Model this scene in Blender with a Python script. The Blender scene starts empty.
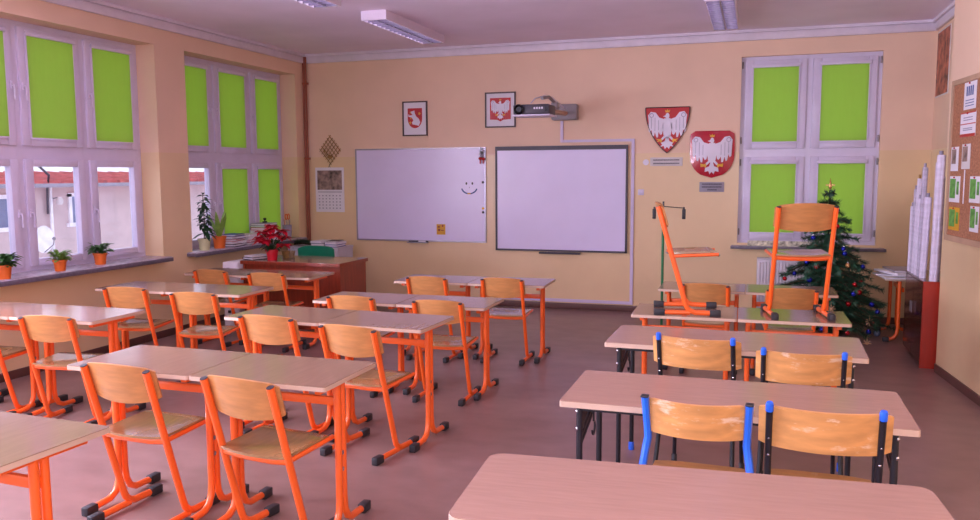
import bpy, bmesh, math, random
from mathutils import Vector, Matrix
random.seed(11)
PI = math.pi
SC = bpy.context.scene
COL = SC.collection

# ------------------------------------------------------------------ helpers
def lin(c):
    return tuple(((v/255)/12.92 if v/255 <= .04045 else (((v/255)+.055)/1.055)**2.4) for v in c) + (1.0,)

class MB:
    """collects shapes into one mesh"""
    def __init__(self): self.bm = bmesh.new()
    def box(self, c, s, rot=None, bevel=0, seg=2):
        b = bmesh.new()
        bmesh.ops.create_cube(b, size=1)
        for v in b.verts: v.co = Vector((v.co.x*s[0], v.co.y*s[1], v.co.z*s[2]))
        if bevel: bmesh.ops.bevel(b, geom=b.edges[:], offset=bevel, segments=seg, affect='EDGES', profile=.5)
        M = Matrix.Translation(c)
        if rot is not None: M = M @ (rot.to_4x4() if hasattr(rot, 'to_4x4') else Matrix.Rotation(rot, 4, 'Z'))
        self._add(b, M); return self
    def span(self, a, b, bevel=0):
        return self.box([(p+q)/2 for p, q in zip(a, b)], [abs(q-p) for p, q in zip(a, b)], bevel=bevel)
    def _add(self, b, M=None):
        vs = {}
        for v in b.verts: vs[v] = self.bm.verts.new(M @ v.co if M is not None else v.co)
        for f in b.faces:
            try: self.bm.faces.new([vs[v] for v in f.verts])
            except ValueError: pass
        b.free()
    def tube(self, pts, r, n=10, ry=None, up=None, taper=None):
        pts = [Vector(p) for p in pts]; ry = ry or r
        t0 = (pts[1]-pts[0]).normalized()
        u = Vector(up) if up else (Vector((1, 0, 0)) if abs(t0.x) < .9 else Vector((0, 1, 0)))
        rings = []
        for i, p in enumerate(pts):
            if i == 0: t = t0
            elif i == len(pts)-1: t = (pts[-1]-pts[-2]).normalized()
            else: t = ((pts[i]-pts[i-1]).normalized()+(pts[i+1]-pts[i]).normalized()).normalized()
            u = (u - t*u.dot(t)).normalized(); w = t.cross(u)
            k = taper[i] if taper else 1
            rings.append([self.bm.verts.new(p + u*(r*k*math.cos(2*PI*j/n)) + w*(ry*k*math.sin(2*PI*j/n))) for j in range(n)])
        for a, b in zip(rings, rings[1:]):
            for j in range(n): self.bm.faces.new((a[j], a[(j+1) % n], b[(j+1) % n], b[j]))
        self.bm.faces.new(rings[0][::-1]); self.bm.faces.new(rings[-1]); return self
    def lathe(self, prof, c=(0, 0, 0), n=20, cap=True):
        c = Vector(c); rings = []
        for r, z in prof:
            rings.append([self.bm.verts.new(c+Vector((r*math.cos(2*PI*j/n), r*math.sin(2*PI*j/n), z))) for j in range(n)])
        for a, b in zip(rings, rings[1:]):
            for j in range(n): self.bm.faces.new((a[j], a[(j+1) % n], b[(j+1) % n], b[j]))
        if cap: self.bm.faces.new(rings[0][::-1]); self.bm.faces.new(rings[-1])
        return self
    def ball(self, c, r, s=(1, 1, 1), seg=14):
        b = bmesh.new(); bmesh.ops.create_uvsphere(b, u_segments=seg, v_segments=max(6, seg//2+2), radius=r)
        self._add(b, Matrix.Translation(c) @ Matrix.Diagonal((*s, 1))); return self
    def plate(self, pts, y, d, M=None):
        """2D outline (x,z) standing in the xz plane, front face at y, d thick towards +y"""
        f = [self.bm.verts.new((p[0], y, p[1])) for p in pts]; k = [self.bm.verts.new((p[0], y+d, p[1])) for p in pts]
        n = len(pts)
        self.bm.faces.new(f); self.bm.faces.new(k[::-1])
        for i in range(n): self.bm.faces.new((f[i], k[i], k[(i+1) % n], f[(i+1) % n]))
        return self
    def slab(self, pts, z, h):
        """2D outline (x,y) lying flat, from z up to z+h"""
        f = [self.bm.verts.new((p[0], p[1], z)) for p in pts]; k = [self.bm.verts.new((p[0], p[1], z+h)) for p in pts]
        n = len(pts)
        self.bm.faces.new(f[::-1]); self.bm.faces.new(k)
        for i in range(n): self.bm.faces.new((f[i], f[(i+1) % n], k[(i+1) % n], k[i]))
        return self
    def grid(self, P, th=0.0):
        """P[i][j] points -> sheet, thickened along its normals"""
        b = bmesh.new(); V = [[b.verts.new(p) for p in row] for row in P]
        for i in range(len(P)-1):
            for j in range(len(P[0])-1): b.faces.new((V[i][j], V[i][j+1], V[i+1][j+1], V[i+1][j]))
        if th:
            b.normal_update()
            bmesh.ops.solidify(b, geom=b.faces[:], thickness=th)
        self._add(b); return self
    def leaf(self, base, d, L, w, droop=.3, up=(0, 0, 1), n=4):
        base = Vector(base); d = Vector(d).normalized(); up = Vector(up)
        s = d.cross(up)
        s = s.normalized() if s.length > 1e-3 else Vector((1, 0, 0))
        prev = None
        for i in range(n+1):
            t = i/n; p = base + d*(L*t) - Vector((0, 0, 1))*(droop*L*t*t)
            ww = w*math.sin(PI*min(.97, t*.9+.08))
            a = self.bm.verts.new(p - s*ww*.5 + Vector((0, 0, ww*.15))); m = self.bm.verts.new(p); c = self.bm.verts.new(p + s*ww*.5 + Vector((0, 0, ww*.15)))
            if prev:
                self.bm.faces.new((prev[0], prev[1], m, a)); self.bm.faces.new((prev[1], prev[2], c, m))
            prev = (a, m, c)
        return self
    def build(self, name, m, parent=None, smooth=True):
        self.bm.normal_update()
        bmesh.ops.recalc_face_normals(self.bm, faces=self.bm.faces[:])
        me = bpy.data.meshes.new(name); self.bm.to_mesh(me); self.bm.free()
        me.materials.append(m)
        if smooth:
            me.shade_smooth(); me.set_sharp_from_angle(angle=math.radians(38))
        o = bpy.data.objects.new(name, me); COL.objects.link(o)
        if parent is not None: o.parent = parent
        return o

def tag(o, label, cat, group=None, kind=None):
    o['label'] = label; o['category'] = cat
    if group: o['group'] = group
    if kind: o['kind'] = kind
    return o
def thing(name, label, cat, loc=(0, 0, 0), rz=0, group=None):
    o = bpy.data.objects.new(name, None); COL.objects.link(o); o.empty_display_size = .1
    o.location = loc; o.rotation_euler = (0, 0, rz)
    return tag(o, label, cat, group)
def single(name, label, cat, mb, m, loc=(0, 0, 0), rz=0, group=None):
    o = mb.build(name, m); o.location = loc; o.rotation_euler = (0, 0, rz)
    return tag(o, label, cat, group)
def struct(name, mb, m, parent=None):
    o = mb.build(name, m, parent)
    if parent is None: o['kind'] = 'structure'
    return o
def copy_tree(o, parent=None):
    c = o.copy(); COL.objects.link(c)
    if parent is not None: c.parent = parent
    for ch in list(o.children): copy_tree(ch, c)
    return c

# ------------------------------------------------------------------ materials
def mat(name, rgb, rough=.5, metal=0, var=.06, scale=6, stretch=(1, 1, 1), bump=0, spec=.5, coat=0, detail=4):
    m = bpy.data.materials.new(name); m.use_nodes = True
    nt = m.node_tree; N = nt.nodes; L = nt.links
    b = N['Principled BSDF']
    b.inputs['Roughness'].default_value = rough; b.inputs['Metallic'].default_value = metal
    b.inputs['Specular IOR Level'].default_value = spec; b.inputs['Coat Weight'].default_value = coat
    b.inputs['Coat Roughness'].default_value = .08
    tc = N.new('ShaderNodeTexCoord'); mp = N.new('ShaderNodeMapping'); nz = N.new('ShaderNodeTexNoise')
    mp.inputs['Scale'].default_value = stretch
    nz.inputs['Scale'].default_value = scale; nz.inputs['Detail'].default_value = detail
    L.new(tc.outputs['Object'], mp.inputs['Vector']); L.new(mp.outputs['Vector'], nz.inputs['Vector'])
    cr = N.new('ShaderNodeValToRGB'); c = lin(rgb)
    lo = tuple(max(0, v*(1-var*2)) for v in c[:3])+(1,); hi = tuple(min(1, v*(1+var*2)) for v in c[:3])+(1,)
    cr.color_ramp.elements[0].position = .3; cr.color_ramp.elements[1].position = .7
    cr.color_ramp.elements[0].color = lo; cr.color_ramp.elements[1].color = hi
    L.new(nz.outputs['Fac'], cr.inputs['Fac']); L.new(cr.outputs['Color'], b.inputs['Base Color'])
    if bump:
        bp = N.new('ShaderNodeBump'); bp.inputs['Strength'].default_value = bump; bp.inputs['Distance'].default_value = .01
        L.new(nz.outputs['Fac'], bp.inputs['Height']); L.new(bp.outputs['Normal'], b.inputs['Normal'])
    return m

def wall_mat():
    m = bpy.data.materials.new('wall_paint'); m.use_nodes = True
    nt = m.node_tree; N = nt.nodes; L = nt.links; b = N['Principled BSDF']
    g = N.new('ShaderNodeNewGeometry'); sx = N.new('ShaderNodeSeparateXYZ'); L.new(g.outputs['Position'], sx.inputs[0])
    st = N.new('ShaderNodeMath'); st.operation = 'GREATER_THAN'; st.inputs[1].default_value = 1.917
    L.new(sx.outputs['Z'], st.inputs[0])
    nz = N.new('ShaderNodeTexNoise'); nz.inputs['Scale'].default_value = 1.6; nz.inputs['Detail'].default_value = 6
    L.new(g.outputs['Position'], nz.inputs['Vector'])
    mx = N.new('ShaderNodeMix'); mx.data_type = 'RGBA'
    mx.inputs['A'].default_value = lin(DADO); mx.inputs['B'].default_value = lin(WALL)
    L.new(st.outputs[0], mx.inputs['Factor'])
    hs = N.new('ShaderNodeHueSaturation'); mr = N.new('ShaderNodeMapRange')
    mr.inputs['From Min'].default_value = .3; mr.inputs['From Max'].default_value = .7
    mr.inputs['To Min'].default_value = .95; mr.inputs['To Max'].default_value = 1.04
    L.new(nz.outputs['Fac'], mr.inputs['Value']); L.new(mr.outputs[0], hs.inputs['Value'])
    L.new(mx.outputs['Result'], hs.inputs['Color']); L.new(hs.outputs['Color'], b.inputs['Base Color'])
    r = N.new('ShaderNodeMapRange'); r.inputs['To Min'].default_value = .28; r.inputs['To Max'].default_value = .7
    L.new(st.outputs[0], r.inputs['Value']); L.new(r.outputs[0], b.inputs['Roughness'])
    nb = N.new('ShaderNodeTexNoise'); nb.inputs['Scale'].default_value = 14; L.new(g.outputs['Position'], nb.inputs['Vector'])
    bp = N.new('ShaderNodeBump'); bp.inputs['Strength'].default_value = .12; bp.inputs['Distance'].default_value = .01
    L.new(nb.outputs['Fac'], bp.inputs['Height']); L.new(bp.outputs['Normal'], b.inputs['Normal'])
    return m

def floor_mat():
    m = mat('lino_floor', (136, 106, 101), rough=.32, var=.07, scale=4, stretch=(1, 1.5, 1), detail=8)
    nt = m.node_tree; N = nt.nodes; L = nt.links; b = N['Principled BSDF']
    g = N.new('ShaderNodeNewGeometry')
    n2 = N.new('ShaderNodeTexNoise'); n2.inputs['Scale'].default_value = 1.3; n2.inputs['Detail'].default_value = 7; n2.inputs['Roughness'].default_value = .65
    L.new(g.outputs['Position'], n2.inputs['Vector'])
    mr = N.new('ShaderNodeMapRange'); mr.inputs['From Min'].default_value = .62; mr.inputs['From Max'].default_value = .78
    mr.inputs['To Max'].default_value = .35
    L.new(n2.outputs['Fac'], mr.inputs['Value'])
    mx = N.new('ShaderNodeMix'); mx.data_type = 'RGBA'; mx.inputs['B'].default_value = lin((186, 166, 168))
    src = b.inputs['Base Color'].links[0].from_socket
    L.new(mr.outputs[0], mx.inputs['Factor']); L.new(src, mx.inputs['A']); L.new(mx.outputs['Result'], b.inputs['Base Color'])
    rr = N.new('ShaderNodeMapRange'); rr.inputs['To Min'].default_value = .26; rr.inputs['To Max'].default_value = .44
    L.new(n2.outputs['Fac'], rr.inputs['Value']); L.new(rr.outputs[0], b.inputs['Roughness'])
    return m

def fabric_blind_mat():
    m = bpy.data.materials.new('green_blind_fabric'); m.use_nodes = True
    nt = m.node_tree; N = nt.nodes; L = nt.links; N.clear()
    o = N.new('ShaderNodeOutputMaterial'); d = N.new('ShaderNodeBsdfDiffuse'); t = N.new('ShaderNodeBsdfTranslucent'); a = N.new('ShaderNodeMixShader')
    tc = N.new('ShaderNodeTexCoord'); w = N.new('ShaderNodeTexNoise'); w.inputs['Scale'].default_value = 30
    mp = N.new('ShaderNodeMapping'); mp.inputs['Scale'].default_value = (1, 1, .15)
    L.new(tc.outputs['Object'], mp.inputs['Vector']); L.new(mp.outputs['Vector'], w.inputs['Vector'])
    cr = N.new('ShaderNodeValToRGB'); cr.color_ramp.elements[0].color = lin((188, 222, 112)); cr.color_ramp.elements[1].color = lin((194, 226, 120))
    L.new(w.outputs['Fac'], cr.inputs['Fac'])
    L.new(cr.outputs['Color'], d.inputs['Color']); L.new(cr.outputs['Color'], t.inputs['Color'])
    a.inputs[0].default_value = .6
    L.new(d.outputs[0], a.inputs[1]); L.new(t.outputs[0], a.inputs[2]); L.new(a.outputs[0], o.inputs['Surface'])
    return m

def glass_mat():
    m = bpy.data.materials.new('window_glass'); m.use_nodes = True
    nt = m.node_tree; N = nt.nodes; L = nt.links; N.clear()
    o = N.new('ShaderNodeOutputMaterial'); t = N.new('ShaderNodeBsdfTransparent'); g = N.new('ShaderNodeBsdfGlossy'); a = N.new('ShaderNodeMixShader')
    lw_ = N.new('ShaderNodeLayerWeight'); lw_.inputs['Blend'].default_value = .5
    pw = N.new('ShaderNodeMath'); pw.operation = 'POWER'; pw.inputs[1].default_value = 5; L.new(lw_.outputs['Facing'], pw.inputs[0])
    fr = N.new('ShaderNodeMapRange'); fr.inputs['To Min'].default_value = .03; fr.inputs['To Max'].default_value = .6; L.new(pw.outputs[0], fr.inputs['Value'])
    nz = N.new('ShaderNodeTexNoise'); nz.inputs['Scale'].default_value = 2
    mr = N.new('ShaderNodeMapRange'); mr.inputs['To Min'].default_value = .01; mr.inputs['To Max'].default_value = .04
    L.new(nz.outputs['Fac'], mr.inputs['Value']); L.new(mr.outputs[0], g.inputs['Roughness'])
    t.inputs['Color'].default_value = (.95, .96, .97, 1)
    L.new(fr.outputs[0], a.inputs[0]); L.new(t.outputs[0], a.inputs[1]); L.new(g.outputs[0], a.inputs[2]); L.new(a.outputs[0], o.inputs['Surface'])
    return m

def emis_mat(name, rgb, strength):
    m = bpy.data.materials.new(name); m.use_nodes = True
    b = m.node_tree.nodes['Principled BSDF']
    b.inputs['Base Color'].default_value = lin(rgb); b.inputs['Emission Color'].default_value = lin(rgb); b.inputs['Emission Strength'].default_value = strength
    return m

# tunables -----------------------------------------------------------------
WALL = (232, 198, 172); DADO = (228, 197, 154)
WORLD_STRENGTH = .62
LAMP_STRENGTH = 3.2
FLASH_POWER = 72
WINDOW_POWER = 250
EXPOSURE = 1.22

M = {}
M['wall'] = wall_mat(); M['floor'] = floor_mat()
M['ceiling'] = mat('ceiling_paint', (238, 224, 246), .8, var=.03, scale=1.2)
M['cornice'] = mat('cornice_white', (222, 212, 226), .6, var=.03)
M['base'] = mat('baseboard_brown', (96, 62, 56), .4)
M['pvc'] = mat('white_pvc', (212, 203, 226), .28, var=.02)
M['stone'] = mat('sill_stone', (182, 172, 182), .25, var=.12, scale=30)
M['sill_edge'] = mat('sill_edge_grey', (104, 94, 108), .4, var=.1, scale=30)
M['glass'] = glass_mat(); M['blind'] = fabric_blind_mat()
M['orange'] = mat('orange_steel', (244, 102, 36), .3, var=.02, coat=.25)
M['black_steel'] = mat('black_steel', (30, 28, 36), .35, var=.05)
M['black_plastic'] = mat('black_plastic', (42, 40, 46), .5, var=.05)
M['blue_plastic'] = mat('blue_plastic', (34, 100, 226), .4, var=.03)
M['blue_steel'] = mat('blue_steel', (34, 108, 232), .32, var=.03, coat=.2)
M['chrome'] = mat('chrome', (205, 205, 212), .2, metal=1, var=.02)
M['ply'] = mat('beech_plywood', (188, 130, 76), .38, var=.07, scale=5, stretch=(1.2, 9, 9), coat=.12)
M['ply_worn'] = mat('worn_beech', (210, 150, 90), .42, var=.10, scale=4, stretch=(1, 6, 6), coat=.1)
def worn(m):
    nt = m.node_tree; N = nt.nodes; L = nt.links; b = N['Principled BSDF']
    tc = N.new('ShaderNodeTexCoord'); oi = N.new('ShaderNodeObjectInfo'); ad = N.new('ShaderNodeVectorMath'); mp = N.new('ShaderNodeMapping'); nz = N.new('ShaderNodeTexNoise'); mr = N.new('ShaderNodeMapRange')
    mp.inputs['Scale'].default_value = (4, 1, 13); nz.inputs['Scale'].default_value = 1.5; nz.inputs['Detail'].default_value = 6; nz.inputs['Roughness'].default_value = .7
    L.new(tc.outputs['Object'], ad.inputs[0]); L.new(oi.outputs['Random'], ad.inputs[1]); L.new(ad.outputs[0], mp.inputs['Vector']); L.new(mp.outputs['Vector'], nz.inputs['Vector'])
    mr.inputs['From Min'].default_value = .57; mr.inputs['From Max'].default_value = .66; mr.inputs['To Max'].default_value = .8; L.new(nz.outputs['Fac'], mr.inputs['Value'])
    mx = N.new('ShaderNodeMix'); mx.data_type = 'RGBA'; mx.inputs['B'].default_value = lin((232, 204, 176))
    src = b.inputs['Base Color'].links[0].from_socket; L.new(mr.outputs[0], mx.inputs['Factor']); L.new(src, mx.inputs['A']); L.new(mx.outputs['Result'], b.inputs['Base Color'])
worn(M['ply_worn'])
M['seat'] = mat('varnished_seat', (150, 112, 74), .2, var=.06, scale=5, stretch=(9, 1.2, 9), coat=.45)
M['top'] = mat('beech_laminate', (148, 117, 99), .17, var=.03, scale=7, stretch=(7, 1, 7), coat=.12, detail=7)
M['top_pink'] = mat('pink_beech_laminate', (168, 132, 117), .2, var=.03, scale=8, stretch=(1, 9, 7), detail=8)
M['edge'] = mat('pale_edging', (200, 170, 150), .45, var=.03)
M['mahog'] = mat('mahogany_laminate', (138, 48, 24), .32, var=.10, scale=5, stretch=(9, 9, 1.0), coat=.15)
M['mahog_dark'] = mat('dark_glossy_wood', (92, 44, 38), .2, var=.12, scale=4, stretch=(2, 2, 7), coat=.3)
M['mahog_red'] = mat('red_wood_panel', (168, 44, 24), .35, var=.05, scale=4, stretch=(9, 9, 1))
M['board'] = mat('whiteboard_enamel', (220, 210, 240), .24, var=.015, scale=2)
M['alu'] = mat('aluminium', (165, 160, 172), .35, metal=.7, var=.02)
M['dark_grey'] = mat('dark_grey_plastic', (66, 58, 70), .45)
M['mid_grey'] = mat('mid_grey_plastic', (142, 134, 140), .45)
M['paper'] = mat('white_paper', (228, 222, 230), .7, var=.02)
M['paper2'] = mat('off_white_paper', (214, 206, 206), .7, var=.05)
M['print'] = mat('print_ink', (66, 60, 72), .7)
M['red'] = mat('heraldic_red', (186, 22, 28), .45, var=.03)
M['crimson'] = mat('glossy_crimson', (182, 20, 44), .26, var=.03, coat=.8, scale=10, bump=.35)
M['silver_white'] = mat('eagle_white', (226, 218, 232), .4, var=.02)
M['grey_feather'] = mat('feather_grey', (150, 142, 162), .5)
M['gold'] = mat('heraldic_gold', (226, 172, 44), .4, var=.04)
M['frame_dark'] = mat('dark_wood_frame', (62, 34, 38), .4)
M['wicker'] = mat('straw_wicker', (158, 118, 66), .7, var=.2, scale=30)
M['copper'] = mat('copper_pipe_paint', (150, 76, 50), .35, var=.08, scale=8)
M['duct'] = mat('cable_duct_white', (206, 192, 222), .5, var=.02)
M['cork'] = mat('cork', (166, 112, 82), .85, var=.16, scale=60)
M['beige_frame'] = mat('beige_wood_frame', (186, 150, 124), .5, var=.06, scale=6)
M['terracotta'] = mat('orange_flowerpot', (228, 108, 34), .5, var=.05)
M['cream_pot'] = mat('cream_flowerpot', (206, 204, 158), .5)
M['soil'] = mat('soil', (54, 38, 30), .9, var=.2, scale=40)
M['leaf'] = mat('green_leaf', (66, 112, 50), .45, var=.2, scale=14)
M['leaf_light'] = mat('light_green_leaf', (130, 168, 74), .45, var=.15, scale=14)
M['leaf_dark'] = mat('dark_green_leaf', (40, 72, 44), .45, var=.2, scale=14)
M['fir'] = mat('artificial_fir', (50, 94, 70), .6, var=.25, scale=9)
M['bark'] = mat('brown_bark', (78, 56, 42), .8, var=.2, scale=20)
M['bract'] = mat('poinsettia_red', (196, 16, 44), .5, var=.12, scale=18)
M['red_pot'] = mat('glossy_red_pot', (200, 18, 40), .2, coat=.3)
M['green_plastic'] = mat('green_chair_plastic', (24, 136, 100), .4, var=.03)
M['green_paint'] = mat('green_steel', (24, 112, 66), .4)
M['blue_ball'] = mat('blue_bauble_glass', (36, 46, 170), .12, metal=.55, var=.05)
M['red_ball'] = mat('red_bauble_glass', (190, 26, 36), .12, metal=.5, var=.05)
M['gold_ball'] = mat('gold_bauble_glass', (204, 150, 96), .2, metal=.6, var=.1)
M['straw'] = mat('straw_star', (206, 166, 126), .6, var=.1)
M['radiator'] = mat('radiator_enamel', (208, 200, 206), .3, var=.02)
M['lamp_body'] = mat('lamp_white_enamel', (224, 210, 230), .35, var=.02)
M['louvre'] = mat('mirror_louvre', (120, 112, 130), .3, metal=.6, var=.02)
M['tube'] = emis_mat('fluorescent_tube', (244, 236, 255), LAMP_STRENGTH)
M['plaster_out'] = mat('house_render', (206, 184, 184), .85, var=.06, scale=1.5)
M['roof_tile'] = mat('red_roof_tile', (190, 92, 88), .7, var=.15, scale=4)
M['dish'] = mat('white_dish', (240, 238, 245), .5)
M['out_glass'] = mat('dull_window_glass', (120, 128, 160), .2, var=.05)
M['blue_paper'] = mat('blue_cover', (62, 82, 146), .5, var=.08)
M['pink_paper'] = mat('rose_cover', (196, 96, 96), .5, var=.1)
M['dark_cover'] = mat('dark_cover', (54, 48, 62), .5)
M['grey_cover'] = mat('grey_cover', (152, 146, 160), .5)
M['green_print'] = mat('green_print', (96, 158, 70), .6, var=.25, scale=20)
M['poster_print'] = mat('red_brown_print', (160, 92, 72), .55, var=.5, scale=9, detail=6)
M['photo_print'] = mat('sepia_print', (140, 116, 108), .6, var=.4, scale=14, detail=6)
M['cupboard_grey'] = mat('pale_grey_cupboard', (196, 192, 202), .4, var=.02)
M['yellow'] = mat('yellow_note', (214, 158, 40), .6)
M['black'] = mat('black_lens', (20, 18, 22), .15)
M['map_white'] = mat('rolled_chart_back', (218, 208, 228), .6, var=.06, scale=9, stretch=(1, 1, 3))
M['map_grey'] = mat('rolled_chart_grey', (186, 176, 196), .6, var=.1, scale=9, stretch=(1, 1, 3))
M['multi'] = mat('coloured_strip', (196, 190, 170), .6, var=.35, scale=22)

# ------------------------------------------------------------------ the room
XL, XR, YB, HC = -5.837, 1.79, 9.9, 3.28
YN = -2.0
f = MB(); f.span((XL-.35, YN, -.12), (3.2, YB+.3, 0)); struct('floor', f, M['floor'])
f = MB(); f.span((XL-.35, YN, HC), (3.2, YB+.3, HC+.15)); struct('ceiling', f, M['ceiling'])

W3 = (-.187, 1.283, .870, 2.990)          # hole in the back wall (x0,x1,z0,z1)
f = MB(); y0, y1 = YB, YB+.3
f.span((XL-.35, y0, 0), (W3[0], y1, HC)); f.span((W3[1], y0, 0), (3.2, y1, HC))
f.span((W3[0], y0, 0), (W3[1], y1, W3[2])); f.span((W3[0], y0, W3[3]), (W3[1], y1, HC))
struct('wall_back', f, M['wall'])

HZ0, HZ1 = .842, 3.003
LH = [(-2.9, -.7), (-.3, 1.9), (2.3, 4.4), (4.79, 7.0), (7.46, 9.67)]   # window holes in the left wall
f = MB(); x0, x1 = XL-.32, XL
f.span((x0, YN, 0), (x1, YB, HZ0)); f.span((x0, YN, HZ1), (x1, YB, HC))
ys = [YN] + [v for h in LH[1:] for v in h] + [YB]
ys[0] = YN
for a, b in zip(ys[0::2], ys[1::2]): f.span((x0, a, HZ0), (x1, b, HZ1))
struct('wall_left', f, M['wall'])

# right: a recess behind, then a projecting pier that carries the notice board
f = MB()
d = Vector((.0918, -.9958)); p0 = Vector((1.49, 7.6)); p1 = p0 + d*9.6
f.slab([(p0.x, p0.y), (p1.x, p1.y), (p1.x+.35, p1.y), (XR+.3, p0.y), (XR+.3, YB), (XR, YB), (XR, p0.y)], 0, HC)
struct('wall_right', f, M['wall'])

# cornice and skirting
def cornice_prof(): return [(0, HC-.115), (.02, HC-.115), (.03, HC-.08), (.05, HC-.035), (.06, HC), (0, HC)]
f = MB(); f.span((XL, YB-.035, HC-.115), (XR, YB, HC-.03), bevel=.008); f.span((XL, YB-.06, HC-.03), (XR, YB, HC)); struct('trim_1', f, M['cornice'])
f = MB(); f.span((XL, YN, HC-.115), (XL+.035, YB-.06, HC-.03), bevel=.008); f.span((XL, YN, HC-.03), (XL+.06, YB-.06, HC)); struct('trim_2', f, M['cornice'])
f = MB(); f.span((XR-.035, 7.6, HC-.115), (XR, YB-.06, HC-.03), bevel=.008); f.span((XR-.06, 7.6, HC-.03), (XR, YB-.06, HC)); struct('trim_3', f, M['cornice'])
f = MB(); f.span((XL, YB-.014, 0), (XR, YB, .075), bevel=.004); struct('baseboard_back', f, M['base'])
f = MB(); f.span((XL, YN, 0), (XL+.014, YB-.014, .075), bevel=.004); struct('baseboard_left', f, M['base'])
f = MB()
n2 = Vector((-.9958, -.0918))*.012
a = p0+n2; b = p0+d*9.0+n2
f.slab([(p0.x, p0.y), (a.x, a.y), (b.x, b.y), ((p0+d*9.0).x, (p0+d*9.0).y)], 0, .07); struct('baseboard_right', f, M['base'])

# ------------------------------------------------------------------ windows
def window(name, W, z0, z1, cols, loc, rz, handles=(), tr=None, prof=.075, profz=.075, th=.045):
    """frame in local coords: x along, front = -y, origin at left end of the hole; returns glazing rectangles"""
    root = bpy.data.objects.new(name, None); COL.objects.link(root); root.location = loc; root.rotation_euler = (0, 0, rz); root['kind'] = 'structure'
    of = .045; D = .07
    fr = MB()
    fr.span((0, 0, z0), (of, D, z1)); fr.span((W-of, 0, z0), (W, D, z1)); fr.span((of, 0, z0), (W-of, D, z0+of)); fr.span((of, 0, z1-of), (W-of, D, z1))
    cw = W/cols; zm = tr
    for i in range(1, cols): fr.span((i*cw-.03, 0, z0+of), (i*cw+.03, D, z1-of))
    fr.span((of, .001, zm-th), (W-of, D-.001, zm+th))
    fr.build('frame', M['pvc'], root)
    rects = []
    for i in range(cols):
        for (a, b) in ((z0+of, zm-th), (zm+th, z1-of)):
            xa = i*cw+.032 if i else of+.001; xb = (i+1)*cw-.032 if i < cols-1 else W-of-.001
            g0, g1, h0, h1 = xa+prof, xb-prof, a+profz, b-profz
            s = MB()
            for A, B in (((xa, -.022, a), (g0, .05, b)), ((g1, -.022, a), (xb, .05, b)), ((g0, -.022, a), (g1, .05, h0)), ((g0, -.022, h1), (g1, .05, b))):
                s.span(A, B, bevel=.006)
            so = s.build('sash', M['pvc'], root)
            p = MB(); p.span((g0, .02, h0), (g1, .026, h1)); p.build('pane', M['glass'], so)
            if handles == 'all':
                side = xa+.028 if i else xb-.028
                zc = (a+b)/2
                h = MB(); h.box((side, -.03, zc), (.028, .014, .065), bevel=.004); h.tube([(side, -.03, zc), (side, -.055, zc), (side, -.06, zc-.03), (side, -.06, zc-.12)], .009, 8)
                h.build('handle', M['pvc'], so)
            rects.append((i, a > zm, g0, g1, h0, h1))
    return root, rects

def blind(label, loc, rz, r, drop=1.0):
    i, up, g0, g1, h0, h1 = r
    w = g1-g0; H = h1-h0
    t = thing('roller_blind', label, 'roller blind', loc, rz, 'green roller blinds on the window sashes')
    c = MB(); c.box((0, -.036, H+.012), (w+.04, .026, .042), bevel=.007); c.build('cassette', M['pvc'], t)
    zb = H*(1-drop)
    P = [[(w*(u/8-.5)*1.02, -.030+.0015*math.sin(3*u), zb+(H-zb)*v/6) for u in range(9)] for v in range(7)]
    fb = MB(); fb.grid(P, .001); fb.build('fabric', M['blind'], t)
    bb = MB(); bb.box((0, -.031, zb), (w*1.02, .008, .018), bevel=.003); bb.build('bottom_bar', M['pvc'], t)
    for s in (-1, 1):
        g = MB(); g.box((s*(w/2+.008), -.028, H/2), (.016, .010, H), bevel=.003); g.build('guide_rail', M['pvc'], t)
    return t

# left windows: local x = +Y world, front (-y local) faces +X world
RZL = PI/2
FX = -6.066
def lw(name, h, handles):
    return window(name, h[1]-h[0], HZ0, HZ1, 3, (FX, h[0], 0), RZL, handles=handles, tr=1.885, prof=.085, profz=.062, th=.06)
def place_blind(root, r, label, drop=1.0):
    i, up, g0, g1, h0, h1 = r
    c = root.matrix_basis @ Vector(((g0+g1)/2, 0, 0))
    blind(label, (c.x, c.y, h0), root.rotation_euler.z, r, drop)
w1, r1 = lw('window_1', LH[3], 'all')
w2, r2 = lw('window_2', LH[4], 'all')
for nm, h in (('window_4', LH[2]), ('window_5', LH[1])): lw(nm, h, ())
cn = ['left', 'middle', 'right']
for r in r1:
    if r[1]: place_blind(w1, r, f'pulled-down green blind on the upper {cn[r[0]]} sash of the nearer window')
for r in r2:
    if r[1] or r[0] > 0:
        place_blind(w2, r, f"pulled-down green blind on the {'upper' if r[1] else 'lower'} {cn[r[0]]} sash of the far left-wall window")
w3, r3 = window('window_3', W3[1]-W3[0], .870, 2.990, 2, (W3[0], YB+.06, 0), 0, handles=(), tr=1.905, prof=.088, profz=.074)
for r in r3:
    place_blind(w3, r, f"pulled-down green blind on the {'upper' if r[1] else 'lower'} {cn[r[0]*2]} sash of the back-wall window")
# the hinges / corner stays of the back window
hb = MB()
for x in (.014, W3[1]-W3[0]-.014):
    for z in (1.0, 1.8, 2.05, 2.9): hb.box((x, -.018, z), (.018, .02, .075), bevel=.004)
hb.build('hinge', M['mid_grey'], w3)

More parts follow.
